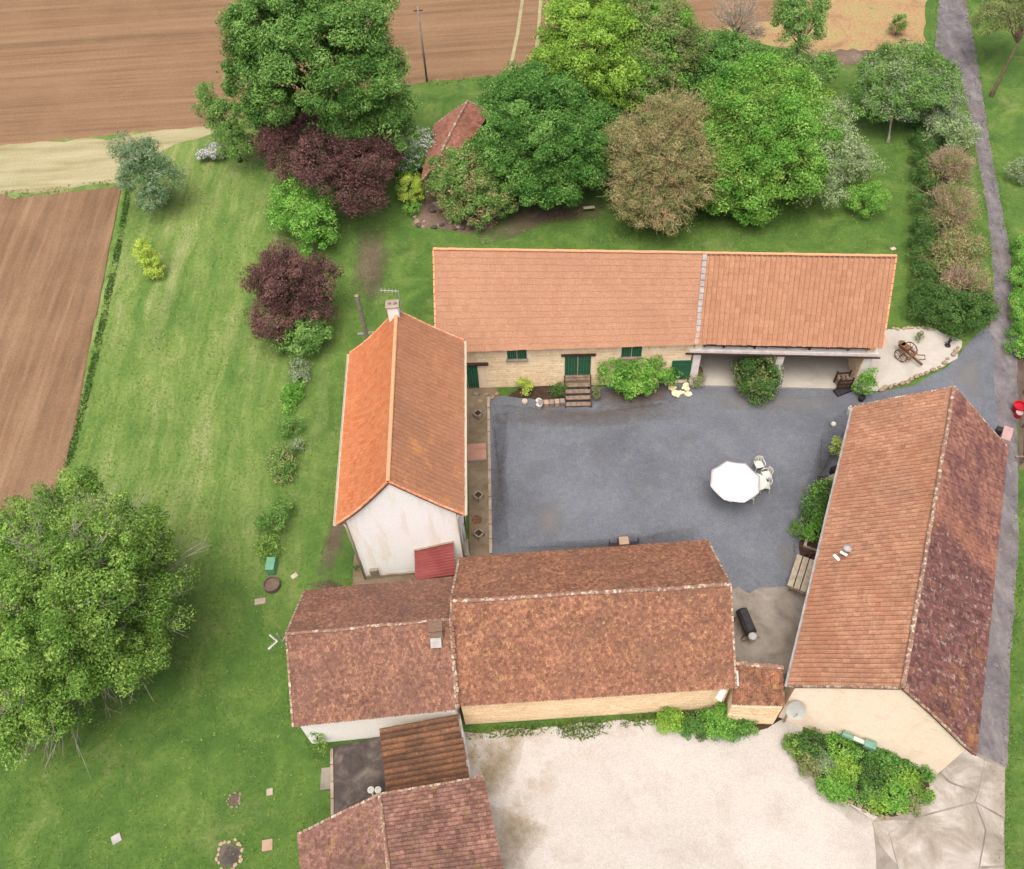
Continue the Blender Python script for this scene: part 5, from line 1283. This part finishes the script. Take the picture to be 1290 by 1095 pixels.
# along the east barn
q = at(1050, 534, .15); tag(MB().lathe((q[0], q[1], .015), [(.1, 0), (.16, .1), (.12, .2), (.03, .24)], 8).build('white_stone', M['white']), 'small white stone on the gravel by the barn corner', 'stone')
q = at(1070, 516, .4); tag(MB().lathe((q[0], q[1], .015), [(.1, 0), (.12, .5), (.06, .6), (.05, .7)], 10).build('white_container', M['white']), 'upright white container at the barn corner', 'container')
q = at(1047, 604, .3); sb = empty('stone_bench', (q[0]+.1, q[1], .014), 'pale stone seat block against the east barn', 'bench')
box('seat', (q[0]+.1, q[1]-.05, .42), (.9, .5, .1), M['kerb'], sb, .42); box('leg', (q[0]-.1, q[1]-.15, .19), (.2, .4, .36), M['kerb'], sb, .42); box('leg', (q[0]+.35, q[1]+.05, .19), (.2, .4, .36), M['kerb'], sb, .42)
q = at(1051, 593, .3); tag(box('dark_crate', (q[0]+.1, q[1], .26), (.5, .4, .5), M['black'], None, .42), 'dark crate wedged behind the stone seat', 'crate')
a, b = at(1013, 690), at(1024, 652); tag(MB().beam((a[0], a[1], .12), (b[0], b[1], .12), .14, .22).build('bed_timber', M['palewood'], bevel=.015), 'pale timber edging the bed along the east barn', 'timber')
a, b = at(1013, 690), at(1032, 697); tag(MB().beam((a[0], a[1], .1), (b[0], b[1], .1), .12, .18).build('bed_timber', M['wood'], bevel=.015), 'short cross timber closing the end of the bed', 'timber')
q = at(1020, 700, .2); rk = empty('wood_pile', (q[0], q[1], .014), 'dark heap of sticks behind the plank table', 'wood pile')
for i in range(16):
    a = random.uniform(-.3, .9); c = (q[0]+random.uniform(-.35, .5), q[1]+random.uniform(-.25, .25), .06+.04*(i//4))
    MB().tube([(c[0]-.35*math.cos(a), c[1]-.35*math.sin(a), c[2]), (c[0]+.35*math.cos(a), c[1]+.35*math.sin(a), c[2]+.05)], .03, 6).build('stick', M['darkwood'], rk)
a, b = at(1003, 722, .7), at(1025, 724, .7); q = at(1012, 723, .7)
dv = at(1000, 741, .7)-at(1012, 703, .7); dv /= np.linalg.norm(dv); sv = np.array([-dv[1], dv[0], 0])
pt_ = empty('plank_table', (q[0], q[1], .02), 'weathered plank table under the east barn eave', 'table')
for i in range(4):
    c = q+sv*(-.42+i*.32); MB().beam(c-dv*.95, c+dv*.95, .27, .06).build('plank', M['palewood'], pt_, bevel=.008)
for e in (-.75, .75):
    for i in (-.35, .5): c = q+dv*e+sv*i; MB().beam((c[0], c[1], .02), (c[0], c[1], .66), .09, .09).build('leg', M['wood'], pt_)
MB().beam(q+dv*.99+sv*.4-(0, 0, .1), q+dv*.99-sv*.45-(0, 0, .1), .05, .12).build('end_rail', M['wood'], pt_)
# table and two black chairs half hidden by the farmhouse roof
q = at(786, 681, .75); tb = empty('pink_table', (q[0], q[1], .014), 'little pink topped table peeping over the farmhouse eave', 'table')
box('table_top', (q[0], q[1], .74), (.5, .45, .04), M['tan'], tb); 
for dx in (-.25, .25):
    for dy in (-.25, .25): MB().beam((q[0]+dx, q[1]+dy, .02), (q[0]+dx, q[1]+dy, .72), .04, .04).build('leg', M['black'], tb)
for sgn, lb in ((-1, 'black metal chair on the white house side of the pink table'), (1, 'black metal chair on the parasol side of the pink table')):
    c = (q[0]+sgn*.55, q[1]-.12); r_ = empty('metal_chair', (c[0], c[1], .014), lb, 'chair', 'black chairs at the pink table')
    box('seat', (c[0], c[1], .44), (.42, .4, .03), M['black'], r_)
    for dx in (-.19, .19):
        for dy in (-.18, .18): MB().tube([(c[0]+dx, c[1]+dy, .02), (c[0]+dx, c[1]+dy, .43 if sgn*dx < 0 else .86)], .016, 6).build('leg', M['black'], r_)
    MB().beam((c[0]+sgn*.19, c[1]-.2, .84), (c[0]+sgn*.19, c[1]+.2, .84), .03, .06).build('backrest', M['black'], r_)

# terrace along the white house with kerb, landing and planters
T0 = [at(588, 500), at(614, 500), at(617, 700), at(592, 712)]
MB().prism([p[:2] for p in T0], .0, .16).build('terrace', M['terrace'])['kind'] = 'structure'
a, b = at(615.5, 502), at(618.5, 700)
kb = empty('terrace_kerb', (*((a+b)/2)[:2], 0), 'pale kerb line between terrace and gravel courtyard', 'kerb')
for i in range(12):
    p_, q_ = a+(b-a)*i/12, a+(b-a)*((i+1)/12-.004); MB().beam((p_[0], p_[1], .1), (q_[0], q_[1], .1), .16, .21).build('kerb_stone', M['kerb'], kb, bevel=.012)
q = at(600.5, 569, .38); ln_ = empty('doorstep', (q[0], q[1], .16), 'pink terracotta doorstep landing on the terrace', 'doorstep')
for i in range(3):
    for j in range(3): box('floor_tile', (q[0]+(i-1)*.33, q[1]+(j-1)*.36, .39), (.32, .35, .03), M['pinkslab'], ln_, 0, .004)
box('block', (q[0], q[1], .265), (1.04, 1.13, .2), M['kerb'], ln_)
for px, py, lb in ((602,521,'square white planter at the barn end of the terrace'), (602.5,624,'square white planter in the middle of the terrace'), (603,672,'square white planter at the farmhouse end of the terrace')):
    q = at(px, py, .45); r_ = empty('square_planter', (q[0], q[1], .16), lb, 'planter', 'terrace planters')
    m = MB()
    for k in range(4):
        a = math.pi/4+k*math.pi/2; c = (q[0]+.19*math.cos(a), q[1]+.19*math.sin(a), .34); m.box(c, (.05, .43, .36), a)
    m.build('pot', M['kerb'], r_); box('soil', (q[0], q[1], .4), (.36, .36, .06), M['earth'], r_, math.pi/4)
q = at(601, 655, .16); MB().lathe((q[0], q[1], .162), [(.28, 0), (.26, .004)], 14).build('rust_stain', M['rust'])
bpy.data.objects['rust_stain']['kind'] = 'structure'
edging('terrace_rocks', 'loose stones on the courtyard edge of the terrace end', [(615,655), (619,675), (619,700)], 'st_grey', .22)
edging('step_rocks', 'flat grey stone steps between terrace and long barn', [(594,497), (606,499), (618,498)], 'st_grey', .42, cat='steps')
edging('step_rocks', 'lower row of rough stones beside the passage', [(600,506), (612,508), (622,500), (630,494)], 'st_rust', .36, cat='steps')
# patio ledge under the gable
Pg = [at(446,698,.55), at(470,700,.55), at(572,690,.55), at(577,727,.55), at(522,732,.55), at(444,737,.55)]
MB().prism([p[:2] for p in Pg], .0, .55).build('patio_ledge', M['terrace'])['kind'] = 'structure'
# dark slab and step beside the lean-to
Pd = [at(422,942), at(480,930), at(492,1010), at(421,1030)]
MB().prism([p[:2] for p in Pd], .0, .18).build('dark_patio_slab', M['darkslab'])['kind'] = 'structure'
a, b = at(419, 945), at(420, 1030)
kb = empty('patio_kerb', (*((a+b)/2)[:2], 0), 'concrete kerb along the lawn side of the dark patio', 'kerb')
for i in range(4):
    p_, q_ = a+(b-a)*i/4, a+(b-a)*((i+1)/4-.01); MB().beam((p_[0], p_[1], .12), (q_[0], q_[1], .12), .14, .26).build('kerb_stone', M['kerb'], kb, bevel=.012)
sst = empty('patio_steps', (*at(413, 983)[:2], 0), 'two short concrete steps from lawn to dark patio', 'steps')
for i in range(2):
    q = at(415-i*6, 982, 0); box('step', (q[0], q[1], .12-.05*i), (.3, .95, .2-.08*i), M['concrete'], sst)
for px, lb in ((467, 'white capped vent pipe on the dark patio, taller and bent'), (476, 'white capped vent pipe on the dark patio, straight')):
    q = at(px, 995, 1.); vp = empty('vent_pipe', (q[0], q[1], .18), lb, 'pipe')
    MB().tube([(q[0], q[1], .18), (q[0], q[1], .95)], .05, 8).build('pipe', M['white'], vp, True); MB().lathe((q[0], q[1], .95), [(.14, 0), (.15, .03), (.07, .06), (.05, .02)], 14).build('cap', M['white'], vp)
    if px == 467: MB().tube([(q[0]+.02, q[1]-.05, .9), (q[0]+.15, q[1]-.35, .8)], .03, 6).build('bend', M['white'], vp)
# concrete apron: separate slabs
AP = empty('concrete_apron', (*at(1215, 1030)[:2], 0), 'cracked pale concrete apron at the foot of the east barn', 'paving')
slabs = [[(1180,968),(1213,942),(1240,958),(1232,998),(1196,985)], [(1240,958),(1266,968),(1265,1030),(1228,1010),(1232,998)], [(1178,972),(1196,987),(1231,1000),(1226,1010),(1196,1018),(1150,1030),(1165,1005)],
         [(1150,1032),(1196,1020),(1227,1012),(1240,1046),(1232,1095),(1228,1180),(1140,1180),(1132,1095),(1120,1050)], [(1229,1012),(1264,1032),(1264,1090),(1234,1092),(1242,1046)], [(1234,1095),(1264,1093),(1264,1180),(1230,1180)], [(1098,1036),(1124,1033),(1148,1034),(1118,1050),(1130,1090),(1108,1066)]]
for i, sl_ in enumerate(slabs):
    P = np.array([at(*p)[:2] for p in sl_]); c = P.mean(0); P = c+(P-c)*(1-.008/np.linalg.norm(P-c, axis=1))[:, None]
    P = [tuple(p) for p in P]; A_ = sum(P[k][0]*P[(k+1) % len(P)][1]-P[(k+1) % len(P)][0]*P[k][1] for k in range(len(P)))
    MB().prism(P if A_ > 0 else P[::-1], -.05, .03+random.uniform(0, .015)).build('concrete_slab', M['apron'], AP)
sheet('apron_joint', [(1100,1034),(1180,966),(1213,940),(1266,966),(1266,1180),(1110,1180)], .014, M['concrete'], .03, .4)
sheet('bed_soil', [(1000,925),(1060,935),(1120,955),(1175,966),(1172,992),(1152,1022),(1120,1030),(1080,1018),(1030,985),(1002,955)], .018, M['earth'], .05, .3)
sheet('wall_bed_soil', [(830,898),(990,895),(990,905),(958,920),(930,928),(880,924),(835,915)], .016, M['earth'], .06, .3)
q = at(1103, 998, .1); tag(box('slate_stone', (q[0], q[1], .12), (.38, .95, .16), M['darkslab'], None, .15, .03), 'long grey slate stone in the gable flower bed', 'stone')
# satellite dish and teal awning arm on the gable
q = onplane(1004, 886, e0, en)+en*.3
dd = empty('satellite_dish', (q[0], q[1], q[2]), 'grey satellite dish on the corner of the barn gable', 'satellite dish')
dn = np.array([-.15, -.75, .65]); dn /= np.linalg.norm(dn); ua = np.cross(dn, (0, 0, 1)); ua /= np.linalg.norm(ua); ub = np.cross(ua, dn)
V = []; F = []; K = 18
for th in (0, -.02):
    for i in range(5):
        for k in range(K): t = 2*math.pi*k/K; r_ = .42*i/4+.002; V.append(q+ua*r_*math.cos(t)+ub*r_*math.sin(t)*1.08+dn*(.1*(i/4)**2+th))
for o_ in (0, 5*K):
    for i in range(4):
        for k in range(K): F.append((o_+i*K+k, o_+i*K+(k+1) % K, o_+(i+1)*K+(k+1) % K, o_+(i+1)*K+k))
MB().add(V, F).build('reflector', M['glassgrey'], dd, True)
MB().tube([q-dn*.02, q-en*.3-(0, 0, .1)], .03, 6).build('bracket', M['zinc'], dd); MB().tube([q-ub*.38, q+dn*.42], .015, 6).build('feed_arm', M['zinc'], dd); MB().lathe(q+dn*.42, [(.03, 0), (.05, .04), (.04, .1)], 8).build('receiver', M['kerb'], dd)
a, b = onplane(1062, 918, e0, en)+en*.22, onplane(1102, 934, e0, en)+en*.25
aw = empty('wall_awning', ((a+b)/2), 'teal and white roller bar mounted on the barn gable', 'awning')
MB().tube([a, a+(b-a)*.35], .13, 8).build('roller_end', M['tealmetal'], aw); MB().beam(a+(b-a)*.3, a+(b-a)*.75, .16, .12).build('white_bar', M['white'], aw); MB().box(a+(b-a)*.88, (.5, .34, .3), math.atan2((b-a)[1], (b-a)[0])).build('hood', M['tealmetal'], aw, bevel=.04)
for t in (.1, .85): c = a+(b-a)*t; MB().tube([c, c-en*.3], .03, 6).build('bracket', M['zinc'], aw)

# ------------------------------------------------------------------ garden hut and rockery
def HW(px, py, z): return at(px, py, z)
hr0, hr1 = at(589, 127, 3.4), at(545, 212, 2.9)
he0, he1 = at(546, 160, 2.1), at(533, 210, 2.1)
dr = (hr1-hr0)[:2]; 
hl0 = at(547, 158, 2.1); hx = hl0-hr0; 
hb0 = np.array([hr0[0]-hx[0]*.6, hr0[1]-hx[1]*.6, 2.1]); hb1 = np.array([hr1[0]-hx[0]*.45, hr1[1]-hx[1]*.45, 2.1]); hl1 = np.array([hr1[0]+hx[0]*.35, hr1[1]+hx[1]*.35, 2.1])
Hu = house('garden_hut', 'little stone hut with dull red tiles among the garden trees', 'hut', None, 2.1, 3.4, M['terrace'], (M['t_hut'], .2, .2, 'flat', .03, .08, .015, .1), (M['t_hut'], .2, .2, 'flat', .03, .08, .015, .1),
    world=[hl0, hr0, hb0, hl1, hr1, hb1], over=.15, gover=.15, und=.04, rt=(.11, .36))
RK = empty('rockery', (*at(560, 272)[:2], 0), 'low rockery of grey stones before the garden hut', 'rockery')
ms = [rock_mesh('rock', M['darkslab'], 80+i) for i in range(4)] + [rock_mesh('rock', M['st_rust'], 90+i) for i in range(3)]
c0 = at(560, 272)
for i in range(30):
    q = at(random.uniform(522, 602), random.choice((random.uniform(278, 290), random.uniform(255, 285))))-c0
    o = bpy.data.objects.new('rock', random.choice(ms)); COL.objects.link(o); o.parent = RK; k = random.uniform(.22, .48)
    o.location = (q[0], q[1], k*.2); o.scale = (k*1.2, k, k*.8); o.rotation_euler = (0, 0, random.uniform(0, 6))
sheet('rockery_soil', [(520,285), (530,255), (560,225), (600,250), (640,270), (610,295), (570,290)], .014, M['baresoil'], .2, .4)
sheet('hut_path', [(535,225), (550,215), (560,240), (552,262), (540,255)], .02, M['concrete'], .1, .3)
q = at(742, 264, .2); tag(MB().beam((q[0]-.4, q[1], .35), (q[0]+.4, q[1]+.05, .35), .25, .05).build('garden_plank', M['palewood'], bevel=.01), 'short pale plank lying under the round dark tree', 'plank')

# ------------------------------------------------------------------ poles and wires
b_ = at(538, 103); PO = empty('utility_pole', b_, 'dark wooden utility pole at the edge of the larger ploughed field', 'pole')
MB().tube([(b_[0], b_[1], -.3), (b_[0], b_[1], 6.2)], [.085, .065], 8).build('shaft', M['pole'], PO, True); MB().beam((b_[0]-.35, b_[1], 5.9), (b_[0]+.35, b_[1], 5.9), .08, .08).build('crossarm', M['polewood'], PO)
b_ = at(466, 440); tp_ = at(446, 373, 0)
PO = empty('utility_pole', b_, 'pale concrete pole with a short crossarm behind the white house', 'pole')
d_ = ray(446, 374); 
best = min(((abs(np.dot((EYE+d_*t)[:2]-b_[:2], [1, 0])), t) for t in np.linspace(40, 80, 800)), key=lambda q: q[0])
hz = 6.5
for hz in np.linspace(2, 12, 200):
    if at(446, 373, hz)[1] <= b_[1]: break
MB().beam((b_[0], b_[1], -.3), (b_[0], b_[1], hz), .22, .2, (0, 1, 0)).build('shaft', M['pole'], PO, bevel=.02)
for zz in (hz*.32, hz*.3): MB().tube([(b_[0]-.5, b_[1], zz), (b_[0]+.5, b_[1], zz+.05)], .03, 6).build('crossarm', M['zinc'], PO)
q0 = at(450, 378, hz)
# field tracks
for x0, x1 in ((640, 664), (672, 684)):
    P = ribbon([(x0, 100), ((x0+x1)/2, 45), (x1, -40)], .14); o = MB().add([(p[0], p[1], .115) for p in P], [tuple(range(len(P)-1, -1, -1))]).build('field_track', M['straw']); o['kind'] = 'structure'

# ------------------------------------------------------------------ across the road
q = at(1283, 515, .4); rt_ = empty('red_tub', (q[0], q[1], 0), 'red plastic tub with a pale pink round lid across the road', 'tub')
MB().lathe((q[0]+.12, q[1]+.15, 0), [(.26, 0), (.34, .5), (.36, .52), (.3, .52), (.28, .4)], 16).build('tub', M['red'], rt_); MB().lathe((q[0]-.02, q[1]-.25, .35), [(.2, 0), (.2, .04), (.08, .07), (.05, .1)], 14).build('lid', M['pink'], rt_); MB().lathe((q[0]-.02, q[1]-.25, 0), [(.17, 0), (.19, .34)], 12).build('lower_tub', M['red'], rt_)
q = at(1267, 549, .5); ch_ = empty('pink_cart', (q[0], q[1], 0), 'pale pink box cart half hidden behind the dark barn slope', 'cart')
box('body', (q[0], q[1], .55), (.5, .95, .4), M['pink'], ch_, -.55, .04); box('tail_board', (q[0]-.32, q[1]+.3, .6), (.3, .3, .4), M['black'], ch_, -.55, .02)
for e in (-.25, .25):
    MB().tube([(q[0]+e*.85-.04, q[1]+e*.6, .18), (q[0]+e*.85+.04, q[1]+e*.6-.02, .18)], .18, 12).build('wheel', M['black'], ch_)
FN = empty('wooden_fence', (*at(1284, 535)[:2], 0), 'brown weathered timber fence across the road by the red tub', 'fence')
fa, fb = at(1286, 455), at(1282, 585)
for i in range(4):
    c = fa+(fb-fa)*i/3; MB().beam((c[0]+.2, c[1], 0), (c[0]+.2, c[1], 1.1), .1, .1).build('post', M['wood'], FN, bevel=.01)
for z in (.35, .7, 1.0): MB().beam((fa[0]+.2, fa[1], z), (fb[0]+.2, fb[1], z), .05, .12).build('rail', M['wood'], FN)
a, b = at(1270, 583), at(1292, 583); MB().beam((a[0]+.2, a[1], .5), (b[0]+.5, b[1], .5), .1, .12).build('end_rail', M['wood'], FN)
sheet('bare_soil', [(1281,440), (1330,430), (1330,600), (1284,590), (1282,520)], .006, M['baresoil'], .1, .4)
sheet('passage_ground', [(560,470), (620,470), (630,500), (612,520), (560,520)], .010, M['terrace'], .05, .4)
# short tufts all over the lawns, and dirt plus painted eave shade in the yard
lawn_polys = [[at(155,240), at(330,180), at(470,260), at(545,320), at(440,440), at(420,700), at(360,745), at(360,940), at(410,1000), at(380,1060), at(380,1130), at(-40,1130), at(-40,700), at(90,585)],
              [at(560,300), at(760,262), at(1000,268), at(1110,180), at(1160,170), at(1160,400), at(1130,405), at(1130,318), at(560,308)], [at(1275,640), at(1330,640), at(1330,1120), at(1266,1120)]]
tufts('lawn_tufts', 'short uneven grass tufts over the lawns around the farm', lawn_polys, 70, .05, 'grass', 9, .04, .8)
def tinted(name, col): return soft(pm(name, [S(*col), tuple(v*.8 for v in S(*col)[:3])+(1,)], 4, .95), .55, 1.7, .6)
M['dust'] = tinted('pale_dust', (164,160,156)); M['damp_shade'] = tinted('damp_dirt_shade', (92,90,92)); M['yarddirt'] = tinted('yard_tint', (120,108,96))
for k_, (P_, m_) in enumerate(((([(670,640),(700,630),(715,655),(700,680),(675,672)]), 'dust'), ([(985,680),(1006,690),(1004,724),(985,720),(975,700)], 'dust'), ([(880,488),(960,495),(1060,500),(1040,520),(900,516)], 'dust'),
        ([(620,510),(740,515),(860,505),(870,525),(740,540),(625,535)], 'yarddirt'), ([(620,520),(640,520),(640,690),(620,695)], 'damp_shade'), ([(1040,530),(1075,520),(1030,640),(1000,700),(1005,640)], 'damp_shade'), ([(640,690),(880,665),(890,690),(640,705)], 'damp_shade'),  # the dark strip along the east barn paints its eave shade
        ([(1190,470),(1235,440),(1240,500),(1215,500)], 'dust'))):
    patch('yard_tint', P_, .018+k_*.001, M[m_])
for k_, P_ in enumerate(([(600,930),(660,925),(650,985),(610,1010)], [(615,1010),(690,1040),(660,1095),(630,1095)], [(985,925),(1030,990),(1110,1040),(1080,1045),(1000,980)])):
    patch('gravel_dirt', P_, .013+k_*.0006, tinted('sandy_dirt_%d' % k_, (164,148,112) if k_ < 2 else (176,164,140)))
